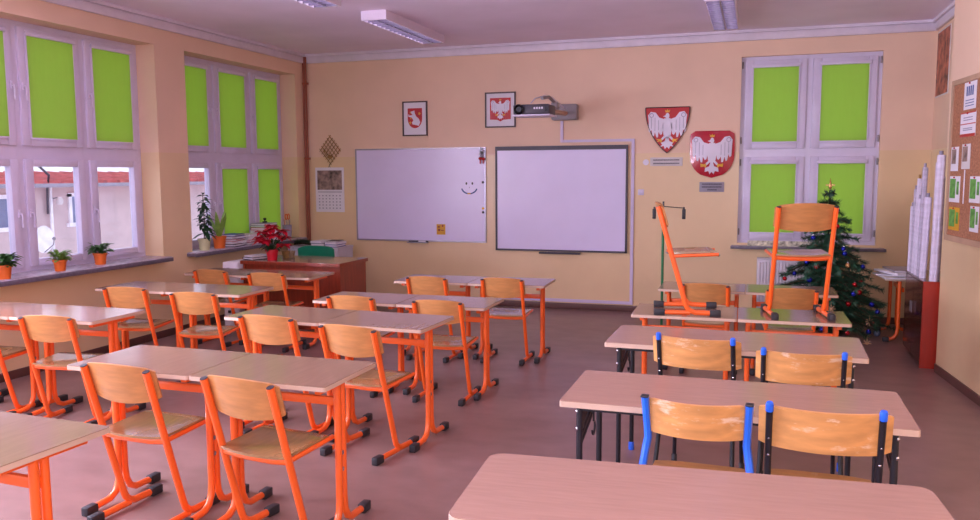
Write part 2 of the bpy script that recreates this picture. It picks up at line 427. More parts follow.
# sills
f = MB(); f.span((FX-.0, 4.55, .812), (-5.717, 6.985, .848), bevel=.006); s1 = struct('trim_4', f, M['stone'])
g = MB(); g.span((-5.722, 4.55, .800), (-5.705, 6.99, .840), bevel=.004); g.span((-5.9, 6.985, .806), (-5.715, 7.0, .838)); g.build('sill_edge', M['sill_edge'], s1)
f = MB(); f.span((FX-.0, 7.37, .812), (-5.717, 9.66, .848), bevel=.006); s2 = struct('trim_5', f, M['stone'])
g = MB(); g.span((-5.722, 7.36, .800), (-5.705, 9.66, .840), bevel=.004); g.span((-5.83, 7.358, .806), (-5.715, 7.371, .838)); g.build('sill_edge', M['sill_edge'], s2)
f = MB(); f.span((-.25, YB-.14, .822), (1.37, YB+.07, .846), bevel=.005); s3 = struct('trim_6', f, M['stone'])
g = MB(); g.span((-.255, YB-.152, .812), (1.375, YB-.138, .846), bevel=.004); g.build('sill_edge', M['sill_edge'], s3)

# ------------------------------------------------------------------ outside
t = thing('house', 'pale rendered house with a red tiled roof, outside the left windows', 'house', (-14, 14, -4))
f = MB(); f.span((-6, -7, 0), (0, 15, 5.52)); f.build('wall', M['plaster_out'], t)
f = MB()
for k in range(9):
    xa = .35-k*.32; za = 5.50+k*.024
    f.box((xa-.16, 4, za+.02), (.34, 22.4, .05), rot=Matrix.Rotation(.075, 3, 'Y'))
for k in range(56): f.tube([(.36, -7+k*.4, 5.53), (-2.5, -7+k*.4, 5.74)], .07, 6)
f.build('roof', M['roof_tile'], t)
f = MB(); f.tube([(.42, -7.2, 5.50), (.42, 15.2, 5.47)], .04, 8); f.build('gutter', M['grey_cover'], t)
for (ya, yb) in ((-3.0, -1.5), (-.12, .62), (4.9, 5.7)):
    f = MB()
    for A, B in (((.0, ya, 4.66), (.05, ya+.08, 5.3)), ((.0, yb-.08, 4.66), (.05, yb, 5.3)), ((.0, ya, 5.24), (.05, yb, 5.32)), ((.0, ya-.06, 4.6), (.09, yb+.06, 4.68))): f.span(A, B)
    w = f.build('window', M['dish'], t)
    f = MB(); f.span((-.05, ya+.08, 4.68), (.012, yb-.08, 5.24)); f.build('pane', M['out_glass'], w)
f = MB(); f.tube([(.08, -.62, 5.5), (.08, -.63, 5.3), (.08, -.65, 0.2)], .035, 8); f.build('downpipe', M['dish'], t)
f = MB(); f.tube([(.4, -1.2, 5.9), (.3, -.85, 5.7), (.1, -.72, 5.4), (.06, -.7, 4.9)], .025, 6); f.build('cable', M['dark_grey'], t)
t2 = thing('satellite_dish', 'white satellite dish on the house outside the left window', 'satellite dish', (-13.6, 12.78, .42))
f = MB(); b = bmesh.new()
Pd = [[Vector((.06*(rr/.24)**2*1.0, rr*math.cos(a*PI/10), rr*math.sin(a*PI/10)*1.15)) for a in range(21)] for rr in (.001, .06, .12, .18, .24)]
f.grid(Pd, .008); f.build('reflector', M['dish'], t2)
f = MB(); f.tube([(.0, 0, 0), (-.36, 0, -.05)], .02, 8); f.build('bracket', M['mid_grey'], t2)
f = MB(); f.tube([(.06, 0, -.26), (.3, 0, -.1), (.32, 0, .0)], .012, 6); f.ball((.32, 0, .02), .035); f.build('receiver', M['mid_grey'], t2)
t2 = thing('wall_lantern', 'small lantern on a bracket by the downpipe of the house outside', 'lantern', (-13.995, 13.42, 1.20))
f = MB(); f.box((.02, 0, 0), (.04, .1, .1)); f.tube([(.02, 0, 0), (.2, 0, .04), (.24, 0, .0)], .014, 6); f.build('bracket', M['mid_grey'], t2)
f = MB(); f.lathe([(.03, .05), (.07, .0), (.07, -.07), (.04, -.11)], (.26, 0, 0), 12); f.build('shade', M['paper2'], t2)

# ------------------------------------------------------------------ school desks (orange frame)
def rr(w, d, r, n=4):
    pts = []
    for cx, cy, a0 in ((w/2-r, d/2-r, 0), (-w/2+r, d/2-r, PI/2), (-w/2+r, -d/2+r, PI), (w/2-r, -d/2+r, 1.5*PI)):
        for k in range(n+1): pts.append((cx+r*math.cos(a0+k*PI/2/n), cy+r*math.sin(a0+k*PI/2/n)))
    return pts
def table_top(t, w, d, z, r=.015, th=.022, m='top'):
    f = MB(); f.slab(rr(w-.004, d-.004, r), z-.003, .003); tp = f.build('tabletop', M[m], t)
    f = MB(); f.slab(rr(w, d, r), z-th, th-.003); f.build('edging', M['edge'], tp)
    return tp
def make_orange_desk(w, d, h):
    t = thing('school_desk', '', 'desk')
    table_top(t, w, d, h)
    lx = w/2-.070
    for sx in (-1, 1):
        for sy in (-1, 1):
            f = MB(); yy = sy*.021
            f.tube([(sx*lx, yy, h-.03), (sx*lx, yy, .16), (sx*lx, yy+sy*.006, .10), (sx*lx, yy+sy*.03, .052), (sx*lx, yy+sy*.07, .03), (sx*lx, sy*.235, .024)], .0175, 10)
            lg = f.build('leg', M['orange'], t)
            c = MB(); c.box((sx*lx, sy*.226, .024), (.042, .074, .047), bevel=.007); c.build('foot_cap', M['black_plastic'], lg)
        f = MB(); f.span((sx*lx-.015, -d/2+.06, h-.052), (sx*lx+.015, d/2-.06, h-.0225)); f.build('support_bar', M['orange'], t)
        f = MB()
        for zz in (.3, .38): f.tube([(sx*lx+.001, .0, zz), (sx*lx+sx*.012, .0, zz)], .011, 8)
        f.build('bolt', M['chrome'], t)
    f = MB(); f.span((-lx, -.012, h-.155), (lx, .012, h-.115), bevel=.004); f.build('crossbar', M['orange'], t)
    return t
SW, SD = .712, .51
proto_hi = make_orange_desk(SW, SD, .76); proto_lo = make_orange_desk(SW, SD, .70)
proto_mid = make_orange_desk(SW, SD, .728)
used = set()
def put(proto, loc, rz, label, group=None):
    o = proto if proto.name not in used else copy_tree(proto)
    used.add(proto.name) if o is proto else None
    o.location = loc; o.rotation_euler = (0, 0, rz); o['label'] = label
    if group: o['group'] = group
    return o
def pair(proto, x, y, rz, la, lb, group):
    for s, lab in ((-1, la), (1, lb)):
        if lab: put(proto, (x+s*(SW/2+.0015)*math.cos(rz), y+s*(SW/2+.0015)*math.sin(rz), 0), rz, lab, group)
g1 = 'orange-legged desks in the middle block'; g2 = 'orange-legged desks along the left windows'; g3 = 'orange-legged desks in the right-hand block'
pair(proto_hi, -2.467, 3.336, -.005, 'orange-legged desk, left half of the nearest full pair in the middle block', 'orange-legged desk, right half of the nearest full pair in the middle block', g1)
pair(proto_hi, -2.565, 4.705, -.042, 'orange-legged desk, left half of the second middle pair, green glare on its top', 'orange-legged desk, right half of the second pair in the middle block', g1)
pair(proto_lo, -2.580, 5.87, .008, 'orange-legged desk, left half of the third pair in the middle block, facing the big desk', 'orange-legged desk, right half of the third pair in the middle block', g1)
pair(proto_lo, -2.462, 7.145, .03, 'orange-legged desk, left half of the pair nearest the whiteboard', 'orange-legged desk, right half of the pair nearest the whiteboard', g1)
pair(proto_mid, -4.824, 4.473, 0, 'orange-legged desk at the left edge of the picture, in the nearest pair by the windows', 'orange-legged desk with window glare, right half of the nearest pair by the windows', g2)
pair(proto_mid, -4.612, 5.771, .012, 'orange-legged desk, left half of the second pair along the windows', 'orange-legged desk, right half of the second pair along the windows', g2)
pair(proto_lo, -4.745, 7.08, .005, 'orange-legged desk by the wall, left half of the pair in front of the brown desk', 'orange-legged desk, right half of the pair in front of the brown desk', g2)
put(proto_hi, (-2.605, 2.125, 0), -.055, 'orange-legged desk cut off by the lower left corner of the picture', g1)
pair(proto_lo, -.095, 5.936, .015, 'orange-legged desk with a chair standing sideways on it', 'orange-legged desk with a chair standing upright on it, back to the camera', g3)
pair(proto_lo, -.055, 7.265, 0, 'orange-legged desk under the map stand, left half of the farthest right-hand pair', 'orange-legged desk before the fir tree, right half of the farthest right-hand pair', g3)

# ------------------------------------------------------------------ school desks (black frame)
def make_black_desk(w, d, h, r=.02):
    t = thing('classroom_table', '', 'table')
    f = MB(); f.slab(rr(w-.004, d-.004, r), h-.003, .003); tp = f.build('tabletop', M['top_pink'], t)
    f = MB(); f.slab(rr(w, d, r), h-.026, .023); f.build('edging', M['edge'], tp)
    lx = w/2-.075
    for sx in (-1, 1):
        for sy in (-1, 1):
            f = MB(); f.tube([(sx*lx, sy*(d/2-.05), h-.027), (sx*lx, sy*(d/2-.05), .03)], .0135, 10)
            lg = f.build('leg', M['black_steel'], t)
            c = MB(); c.lathe([(.017, 0), (.017, .045), (.0145, .05)], (sx*lx, sy*(d/2-.05), 0), 12); c.build('foot_cap', M['blue_plastic'], lg)
        f = MB(); f.span((sx*lx-.006, -d/2+.04, h-.14), (sx*lx+.006, -d/2+.12, h-.027)); [f.bm.faces.new([f.bm.verts.new((sx*lx+e, yy, zz)) for yy, zz in ((-d/2+.05, h-.027), (d/2-.12, h-.027), (-d/2+.05, h-.15))]) for e in (-.004, .004)]
        f.tube([(sx*lx, -d/2+.05, h-.17), (sx*lx, d/2-.05, h-.06)], .009, 8); f.tube([(sx*lx, -d/2+.05, h-.205), (sx*lx, d/2-.05, h-.095)], .007, 8)
        f.span((sx*lx-.012, -d/2+.05, h-.05), (sx*lx+.012, d/2-.05, h-.0265))
        f.build('end_frame', M['black_steel'], t)
        f = MB()
        for zz in (h-.052, h-.125): f.ball((sx*(lx+.006), -d/2+.045, zz), .010, (1, .8, 1), 10)
        f.build('screw', M['chrome'], t)
        f = MB(); f.tube([(sx*(lx-.02), -.02, h-.10)]+[(sx*(lx-.02), -.02+.03*math.sin(k*.5), h-.15-.03+.03*math.cos(k*.5)) for k in range(0, 10)], .005, 6); f.build('bag_hook', M['black_steel'], t)
    f = MB(); f.span((-lx, -d/2+.045, h-.048), (lx, -d/2+.067, h-.0265)); f.span((-lx, d/2-.07, h-.05), (lx, d/2-.045, h-.0265)); f.build('long_rail', M['black_steel'], t)
    return t
pb = make_black_desk(1.326, .548, .76, .012)
g4 = 'black-legged two-seat tables'
put(pb, (-.074, 3.45, 0), -.002, 'black-legged two-seat table with a blue-framed and a black-framed chair at it', g4)
put(pb, (-.096, 4.642, 0), -.022, 'black-legged two-seat table with two worn blue-capped chairs, third from the near edge', g4)
pr1 = make_black_desk(1.326, .53, .76, .045)
put(pr1, (-.13, 2.285, 0), .07, 'bare pinkish two-seat table cut off by the bottom edge of the picture', g4)

# ------------------------------------------------------------------ chairs (orange frame)
def back_panel(w, zc, hh, yc, slope, bow, crown, th=.010, nx=12, nz=5, rc=.03):
    P = []
    for j in range(nz+1):
        row = []
        for i in range(nx+1):
            u = i/nx*2-1; v = j/nz*2-1
            e = min(1.0, (1-abs(u))*w/2/rc)            # rounded ends
            hv = hh/2*(1-.14*(1-e)**2)
            z = zc + v*hv + crown*(1-u*u)*(1 if v > 0 else 1.35)*v
            y = yc + slope*(z-zc) - bow*(1-u*u)
            row.append((u*w/2, y, z))
        P.append(row)
    return P
def make_orange_chair():
    t = thing('school_chair', '', 'chair')
    H = .785; hw = .188
    def yb(z): return .015+(H-z)*.29
    for s in (-1, 1):
        f = MB(); x = s*hw
        f.tube([(x, yb(H), H), (x, yb(.42), .42), (x, yb(.10), .10), (x, yb(.065)+.002, .065), (x, yb(.04)+.018, .04), (x, yb(.03)+.05, .0265), (x, .40, .024)], .0165, 10, ry=.0185)
        up = f.build('upright', M['orange'], t)
        c = MB(); c.tube([(x, yb(H+.003), H+.003), (x, yb(H-.001), H-.001)], .0162, 10, ry=.0182); c.build('end_cap', M['black_plastic'], up)
        c = MB(); c.box((x, .425, .024), (.040, .078, .047), bevel=.007); c.build('foot_cap', M['black_plastic'], up)
        f = MB(); f.tube([(x, .25, .024), (x, .06, .024)], .0165, 10); fb = f.build('foot_bar', M['orange'], t)
        c = MB(); c.box((x, .035, .024), (.040, .078, .047), bevel=.007); c.build('foot_cap', M['black_plastic'], fb)
        f = MB(); f.tube([(x, yb(.43)+.01, .430), (x*.98, .44, .446)], .0125, 10); f.build('side_rail', M['orange'], t)
    f = MB(); f.tube([(-hw, yb(.43), .430), (-hw*.5, yb(.425)-.006, .423), (hw*.5, yb(.425)-.006, .423), (hw, yb(.43), .430)], .0135, 10, ry=.018); f.build('cross_rail', M['orange'], t)
    # seat
    P = []
    for j in range(9):
        v = j/8; y = .095+v*.365
        row = []
        for i in range(9):
            u = i/4-1; wv = .186+.002*v
            e = (1-abs(u)); z = .450+.012*v - .012*math.sin(PI*min(1, v*1.2))*(1-u*u) - (.028*max(0, (v-.85)/.15)**2) + .006*abs(u)**3
            yy = y + (.0 if v < .5 else -.02*abs(u)**4) + (-.02*(1-u*u) if v < .1 else 0)
            row.append((u*wv, yy, z))
        P.append(row)
    f = MB(); f.grid(P, .011); f.build('seat', M['seat'], t)
    f = MB(); f.grid(back_panel(.422, .716, .150, yb(.716)+.027, -.29, .045, .020), .010); f.build('backrest', M['ply'], t)
    return t
pc = make_orange_chair()
gc1 = 'orange-framed chairs in the middle block'; gc2 = 'orange-framed chairs along the left windows'; gc3 = 'orange-framed chairs in the right-hand block'
R = math.radians
def chair(x, y, rot, label, group, s=1.0, z=0, proto=None):
    rz = R(rot); o = put(proto or pc, (x+math.sin(rz)*.02, y-math.cos(rz)*.02, z), rz, label, group)
    o.scale = (s, s, s); return o
S = .955
chair(-2.815, 3.012, -3, 'orange-framed chair at the left half of the nearest full desk pair', gc1)
chair(-2.112, 2.955, -8, 'orange-framed chair at the right half of the nearest full desk pair', gc1)
chair(-2.892, 4.365, -3, 'orange-framed chair at the left half of the second middle desk pair', gc1)
chair(-2.237, 4.20, -9, 'orange-framed chair at the right half of the second middle desk pair, feet clear', gc1)
chair(-2.890, 5.478, 0, 'orange-framed chair at the left half of the third middle desk pair', gc1, S)
chair(-2.175, 5.459, 1, 'orange-framed chair at the right half of the third middle desk pair', gc1, S)
chair(-2.778, 6.713, -1, 'orange-framed chair at the left half of the desk pair nearest the whiteboard', gc1, S)
chair(-2.099, 6.805, 1, 'orange-framed chair at the right half of the desk pair nearest the whiteboard', gc1, S)
chair(-5.125, 4.15, 3, 'orange-framed chair cut off by the left edge of the picture', gc2, .955)
chair(-4.400, 4.125, 8, 'orange-framed chair with a bright glare on its seat, at the nearest desk by the windows', gc2, .955)
chair(-4.906, 5.395, 7, 'orange-framed chair at the left half of the second desk pair along the windows', gc2, .955)
chair(-4.165, 5.30, 7, 'orange-framed chair at the right half of the second desk pair along the windows', gc2, .955)
chair(-5.081, 6.735, -2, 'orange-framed chair by the wall in front of the brown desk', gc2, .94)
chair(-4.395, 6.66, 4, 'orange-framed chair in front of the poinsettia and brown desk', gc2, .94)
chair(-.372, 6.915, -3, 'orange-framed chair on the floor behind the sideways chair', gc3, S)
chair(.300, 6.80, 5, 'orange-framed chair on the floor behind the upright chair standing on a desk', gc3, S)
chair(-.645, 5.86, -83, 'orange-framed chair standing sideways on a desk, seen in profile', gc3, .96, .7)
chair(.328, 5.74, 10, 'orange-framed chair standing on a desk with its back to the camera, before the fir tree', gc3, .96, .7)

# chairs (black or blue frame)
def make_black_chair(blue=False):
    t = thing('school_chair', '', 'chair')
    H = .835; hw = .190
    for s in (-1, 1):
        x = s*hw
        if blue:
            f = MB(); f.tube([(x, .02, H), (x*.97, .052, .72), (x*.96, .062, .665), (x*1.0, .055, .62), (x*1.16, .02, .40), (x*1.2, -.01, .03)], .0155, 8, ry=.019)
            u = f.build('rear_leg', M['blue_steel'], t)
            c = MB(); c.box((x, .018, H+.002), (.030, .038, .007), bevel=.003); c.build('end_cap', M['black_plastic'], u)
            c = MB(); c.lathe([(.018, 0), (.018, .04), (.014, .045)], (x*1.2, -.01, 0), 12); c.build('foot_cap', M['black_plastic'], u)
        else:
            f = MB(); f.tube([(x, .02, H-.03), (x, .075, .60), (x, .09, .44), (x*1.02, .06, .25), (x*1.08, .0, .03)], .0125, 10)
            u = f.build('rear_leg', M['black_steel'], t)
            c = MB(); c.tube([(x, .012, H+.008), (x, .014, H), (x, .02, H-.026)], .0142, 12, taper=[.8, 1, 1]); c.build('end_cap', M['blue_plastic'], u)
            c = MB(); c.lathe([(.017, 0), (.017, .04), (.013, .045)], (x*1.08, .0, 0), 12); c.build('foot_cap', M['black_plastic'], u)
            c = MB()
            for zz in (.63, .70, .75): c.ball((x, .02+(H-zz)*.24-.012, zz), .006, (1, 1, 1), 8)
            c.build('screw', M['chrome'], u)
        f = MB(); f.tube([(x*.94, .10 if not blue else .085, .440), (x*.94, .40, .445), (x*.95, .43, .415), (x*1.0, .46, .03)], .0115, 10); fl = f.build('front_leg', M['black_steel'], t)
        c = MB(); c.lathe([(.016, 0), (.016, .04), (.012, .045)], (x*1.0, .46, 0), 12); c.build('foot_cap', M['black_plastic'], fl)
    f = MB(); f.tube([(-hw*.95, .10, .440), (hw*.95, .10, .440)], .010, 8); f.tube([(-hw*.95, .39, .440), (hw*.95, .39, .440)], .010, 8); f.tube([(-hw*.95, .10, .440), (-hw*.95, .39, .440)], .008, 6); f.build('seat_frame', M['black_steel'], t)
    P = []
    for j in range(8):
        v = j/7; row = []
        for i in range(9):
            u = i/4-1; wv = .20
            z = .462 - .012*math.sin(PI*v)*(1-u*u) - .02*max(0, (v-.85)/.15)**2
            row.append((u*wv, .075+v*.38 - (.025*abs(u)**5 if v > .5 else -.02*abs(u)**5), z))
        P.append(row)
    f = MB(); f.grid(P, .011); f.build('seat', M['ply_worn'], t)
    f = MB(); f.grid(back_panel(.455 if not blue else .385, .747 if not blue else .760, .162 if not blue else .140, .060 if not blue else .050, -.24, .068, .0, rc=.03), .010); f.build('backrest', M['ply_worn'], t)
    return t
pk = make_black_chair(); pbl = make_black_chair(True)
gk = 'blue-trimmed chairs at the black-legged tables'
chair(-.188, 3.065, -2, 'wooden chair with blue bent uprights and black end caps', gk, 1, 0, pbl)
chair(.262, 3.098, -1, 'black-framed chair with blue caps and a scuffed back, beside the blue-framed chair', gk, 1.0, 0, pk)
chair(-.275, 4.29, -7, 'black-framed chair with blue caps at the left side of the farther black-legged table', gk, 1.0, 0, pk)
chair(.246, 4.19, -1, 'black-framed chair with blue caps at the right side of the farther black-legged table', gk, .972, 0, pk)

# ------------------------------------------------------------------ teacher's corner
t = thing('teacher_desk', 'reddish brown wooden desk with a pale top, in the far left corner', 'desk', (-4.69, 7.87, 0))
w, dd = 1.21, .65
f = MB(); f.slab(rr(w, dd, .008), .757, .003); tp = f.build('tabletop', M['top'], t)
f = MB(); f.slab(rr(w+.004, dd+.004, .008), .722, .035); f.build('edging', M['mahog'], tp)
f = MB(); f.span((-w/2+.04, -dd/2+.05, .03), (w/2-.04, -dd/2+.07, .722)); f.build('front_panel', M['mahog'], t)
for s in (-1, 1):
    f = MB(); f.span((s*(w/2-.04), -dd/2+.03, 0), (s*(w/2-.015), dd/2-.03, .722)); f.build('side_panel', M['mahog'], t)
f = MB(); f.span((w/2-.45, -dd/2+.08, .10), (w/2-.05, dd/2-.06, .70)); ped = f.build('drawer_pedestal', M['mahog'], t)
for k in range(3):
    f = MB(); f.span((w/2-.44, dd/2-.06, .12+k*.19), (w/2-.06, dd/2-.045, .29+k*.19)); f.build('drawer', M['mahog'], ped)
TD = .7606

t = thing('office_chair', 'green-backed chair behind the brown desk', 'chair', (-4.92, 8.5, 0))
f = MB(); f.grid(back_panel(.46, .68, .30, .0, -.12, -.05, .012, th=.03, rc=.09), .03); f.build('backrest', M['green_plastic'], t)
f = MB(); f.slab(rr(.44, .42, .06), .43, .05); s_ = f.build('seat', M['green_plastic'], t); 
for v in s_.data.vertices: v.co.y -= .16
for sx in (-1, 1):
    f = MB(); f.tube([(sx*.17, .06, .58), (sx*.17, .07, .42), (sx*.19, .10, .0)], .012, 8); f.build('rear_leg', M['black_steel'], t)
    f = MB(); f.tube([(sx*.17, .05, .42), (sx*.17, -.33, .42), (sx*.19, -.36, .0)], .012, 8); f.build('front_leg', M['black_steel'], t)

t = thing('drawer_unit', 'white plastic drawer unit squeezed between wall and brown desk', 'drawer unit', (-5.43, 7.72, 0))
f = MB(); f.span((-.10, -.16, 0), (.10, .16, .735), bevel=.006); f.build('body', M['paper'], t)
for k in range(3):
    f = MB(); f.span((-.092, -.172, .03+k*.235), (.092, -.159, .245+k*.235), bevel=.004); dr = f.build('drawer', M['paper'], t)
    f = MB(); f.box((-.02, -.178, .19+k*.235), (.035, .014, .03), bevel=.003); f.build('handle', M['print'], dr)

t = thing('low_cupboard', 'pale grey low cupboard against the back wall in the left corner', 'cupboard', (-5.385, 9.44, 0))
f = MB(); f.span((-.36, -.2, .03), (.36, .2, .735)); f.build('body', M['cupboard_grey'], t)
f = MB(); f.span((-.37, -.21, .735), (.37, .2, .76)); f.build('top_board', M['cupboard_grey'], t)
for s in (-1, 1):
    f = MB(); f.span((min(s*.005, s*.35), -.218, .06), (max(s*.005, s*.35), -.2, .72)); dr = f.build('door', M['cupboard_grey'], t)
    f = MB(); f.tube([(s*.05, -.235, .34), (s*.05, -.235, .46)], .006, 8); f.build('handle', M['chrome'], dr)
CT = .7606
def book(label, x, y, z, sx, sy, h, m, rz=0, cat='book', group=None, name='book'):
    """lying book: cover with a paper block"""
    t = thing(name, label, cat, (x, y, z+.0006), rz, group)
    f = MB(); f.span((-sx/2, -sy/2, 0), (sx/2, sy/2, h*.26)); f.span((-sx/2, -sy/2, h*.76), (sx/2, sy/2, h-.0008)); f.span((-sx/2, -sy/2, h*.26), (-sx/2+.004, sy/2, h*.76)); f.build('cover', M[m], t)
    f = MB(); f.span((-sx/2+.004, -sy/2+.004, h*.26), (sx/2-.005, sy/2-.004, h*.76)); f.build('pages', M['paper'], t)
    return t
gb = 'books and folders on the low cupboard'
book('white folder lying on the grey cupboard, right of the green garland', -5.325, 9.36, CT, .18, .26, .05, 'grey_cover', .1, group=gb)
book('white booklet topmost of the pile next to the green garland', -5.33, 9.37, CT+.05, .17, .25, .025, 'paper', -.1, group=gb)
book('dark blue book at the right end of the grey cupboard', -5.125, 9.36, CT, .17, .26, .035, 'blue_paper', .05, group=gb)
book('pale book lying on the dark blue book at the cupboard end', -5.12, 9.365, CT+.035, .165, .25, .03, 'paper', -.06, group=gb)
book('thin navy exercise book on top of the cupboard-end pile', -5.125, 9.36, CT+.065, .15, .23, .015, 'dark_cover', .2, group=gb)
t = thing('fir_garland', 'green fir garland lying on the pale grey cupboard', 'garland', (-5.63, 9.36, CT))
f = MB()
for k in range(700):
    a = random.uniform(-.10, .15); b = random.uniform(0, 2*PI)
    f.leaf((a, .0+random.uniform(-.05, .05), .035+random.uniform(-.01, .02)), (random.uniform(-.6, .6), math.cos(b), abs(math.sin(b))*.8), random.uniform(.04, .075), .005, .3, n=2)
f.build('needles', M['leaf_dark'], t); f = MB(); f.tube([(-.10, 0, .02), (0, .01, .03), (.15, 0, .02)], .012, 8); f.build('branch', M['bark'], t)

# things on the teacher's desk
def pot(mb, r0, r1, h, rim=.008):
    return mb.lathe([(r0, 0), (r0+(r1-r0)*.8, h*.8), (r1, h*.82), (r1+rim, h*.82), (r1+rim, h), (r1-.004, h), (r1-.01, h*.88), (.001, h*.88)], n=20)
t = thing('poinsettia', 'red poinsettia in a glossy red pot on the brown desk', 'potted plant', (-4.985, 7.69, TD))
f = MB(); pot(f, .052, .068, .115, .004); f.build('flower_pot', M['red_pot'], t)
f = MB(); hv = []
heads = [(0, -.02, .33), (-.09, -.03, .30), (.06, -.06, .27), (-.04, .06, .36), (.14, .02, .25), (-.15, .01, .24), (.17, -.05, .17), (-.02, -.11, .22), (.10, .05, .31), (-.09, -.08, .21)]
for hx, hy, hz in heads: f.tube([(0, 0, .1), (hx*.4, hy*.4, .1+(hz-.1)*.6), (hx, hy, hz)], .005, 6)
f.build('stem', M['leaf_dark'], t)
f = MB()
for hx, hy, hz in heads:
    for k in range(13):
        a = k*2*PI/6.5+random.uniform(-.2, .2); e = random.uniform(-.25, .55)
        f.leaf((hx, hy, hz), (math.cos(a), math.sin(a), e), random.uniform(.075, .11), .062, .35)
f.build('bract', M['bract'], t)
f = MB()
for k in range(30):
    a = random.uniform(0, 2*PI); z = random.uniform(.12, .22); r0 = random.uniform(.0, .05)
    f.leaf((r0*math.cos(a), r0*math.sin(a), z), (math.cos(a), math.sin(a), .25), random.uniform(.07, .11), .05, .6)
f.build('foliage', M['leaf_dark'], t)
gd = 'papers and folders on the brown desk'
book('white ring binder lying at the left end of the brown desk', -5.20, 7.73, TD, .17, .26, .03, 'dark_cover', -.35, group=gd)
book('white exercise book lying on the ring binder on the brown desk', -5.20, 7.73, TD+.03, .15, .23, .018, 'paper', -.3, group=gd)
t = thing('wire_basket', 'small brown basket behind the red plant pot on the brown desk', 'basket', (-4.93, 7.93, TD))
f = MB(); f.lathe([(.06, 0), (.075, .07), (.08, .075), (.07, .07), (.055, .01)], n=18); f.build('bowl', M['wicker'], t)
t = thing('glass_jar', 'clear glass jar beside the red poinsettia on the brown desk', 'jar', (-4.825, 7.83, TD))
f = MB(); f.lathe([(.03, 0), (.032, .02), (.032, .10), (.024, .12), (.026, .13), (.022, .13), (.028, .1), (.028, .01)], n=18); f.build('body', M['glass'], t)
# ------------------------------------------------------------------ window sill things
SZ = .8485
def small_plant(label, x, y, s, k0):
    t = thing('potted_plant', label, 'potted plant', (x, y, SZ), 0, 'little orange pots on the near window sill')
    f = MB(); pot(f, .042*s, .055*s, .10*s, .006); f.build('flower_pot', M['terracotta'], t)
    f = MB(); f.lathe([(.001, .088*s), (.045*s, .09*s)], n=14, cap=False); f.build('soil', M['soil'], t)
    f = MB(); random.seed(k0)
    for k in range(100):
        a = random.uniform(0, 2*PI); e = random.uniform(.1, 1.3); z = random.uniform(.09, .16)*s; rad = random.uniform(.0, .06)*s
        f.leaf((rad*math.cos(a), rad*math.sin(a), z), (math.cos(a), math.sin(a), e), random.uniform(.05, .09)*s, .034*s, .4)
    f.build('foliage', M['leaf_light'] if k0 % 2 else M['leaf'], t)
    f = MB()
    for k in range(7):
        a = k*.9; f.tube([(0, 0, .085*s), (.03*s*math.cos(a), .03*s*math.sin(a), .15*s)], .003, 5)
    f.build('stem', M['leaf_dark'], t)
small_plant('little plant in an orange pot at the left edge, on the near window sill', -5.80, 5.06, 1.15, 4)
small_plant('little light-leaved plant in an orange pot, middle of the three on the near sill', -5.81, 5.64, 1.0, 7)
small_plant('little bushy plant in an orange pot, rightmost of the three on the near sill', -5.87, 6.17, 1.08, 12)
random.seed(5)
t = thing('potted_plant', 'tall thin-stemmed plant in a cream pot on the far window sill', 'potted plant', (-5.83, 7.66, SZ))
f = MB(); pot(f, .055, .068, .13, .005); f.build('flower_pot', M['cream_pot'], t)
f = MB(); f.tube([(0, 0, .12), (.01, .0, .3), (-.01, .02, .5), (.0, .0, .62)], .007, 6, taper=[1, .9, .7, .4]); f.tube([(0, .02, .12), (.02, .06, .3), (.0, .05, .48)], .006, 6); f.build('stem', M['bark'], t)
f = MB()
for k in range(64):
    z = random.uniform(.18, .62); a = random.uniform(0, 2*PI); f.leaf((0, .01, z), (math.cos(a), math.sin(a), random.uniform(-.4, .8)), random.uniform(.09, .15)*(1.3-z*.9), .055*(1.3-z*.9), .4)
f.build('foliage', M['leaf_dark'], t)
t = thing('potted_plant', 'light green blade-leaved plant in an orange pot on the far window sill', 'potted plant', (-5.83, 7.93, SZ))
f = MB(); pot(f, .06, .074, .14, .005); f.build('flower_pot', M['terracotta'], t)
f = MB()
for k in range(9):
    a = k*.75; f.leaf((.02*math.cos(a), .02*math.sin(a), .13), (math.cos(a)*.35, math.sin(a)*.35-.12, 1), random.uniform(.22, .34), .055, .10)
f.build('foliage', M['leaf_light'], t)

# books and papers on the far sill: two low piles and one tall pile
gs = 'books and papers piled on the far window sill'
z = SZ
for m, h, rz, lab in (('dark_cover', .035, .1, 'dark folder at the bottom of the left pile on the far sill'), ('paper', .03, -.1, 'white booklet second from the bottom of the left sill pile'),
                      ('pink_paper', .025, .2, 'rose-covered book in the middle of the left sill pile'), ('grey_cover', .035, -.05, 'grey folder near the top of the left sill pile'), ('blue_paper', .02, .15, 'blue exercise book topmost of the left sill pile')):
    book(lab, -5.84, 8.19+random.uniform(-.012, .012), z, .19, .25, h, m, rz, group=gs); z += h
z = SZ
for m, h, rz, lab in (('grey_cover', .03, -.05, 'grey folder at the bottom of the middle pile on the far sill'), ('pink_paper', .03, .1, 'reddish book second in the middle sill pile'),
                      ('paper', .035, -.12, 'thick white book third in the middle sill pile'), ('paper2', .03, .05, 'off-white booklet topmost of the middle sill pile')):
    book(lab, -5.84, 8.50+random.uniform(-.012, .012), z, .19, .24, h, m, rz, group=gs); z += h
z = SZ
for m, h, rz, lab in (('grey_cover', .06, .0, 'grey box file at the bottom of the tall sill pile'), ('dark_cover', .04, .05, 'dark book second in the tall pile by the poinsettia'), ('paper', .05, -.04, 'white box file third in the tall pile on the far sill'),
                      ('pink_paper', .035, .04, 'pinkish book fourth in the tall sill pile'), ('green_print', .02, -.04, 'green-edged book near the top of the tall sill pile'), ('grey_cover', .03, .06, 'flat grey folder topmost of the tall sill pile')):
    book(lab, -5.85, 8.87, z, .2, .30, h, m, rz, group=gs); z += h
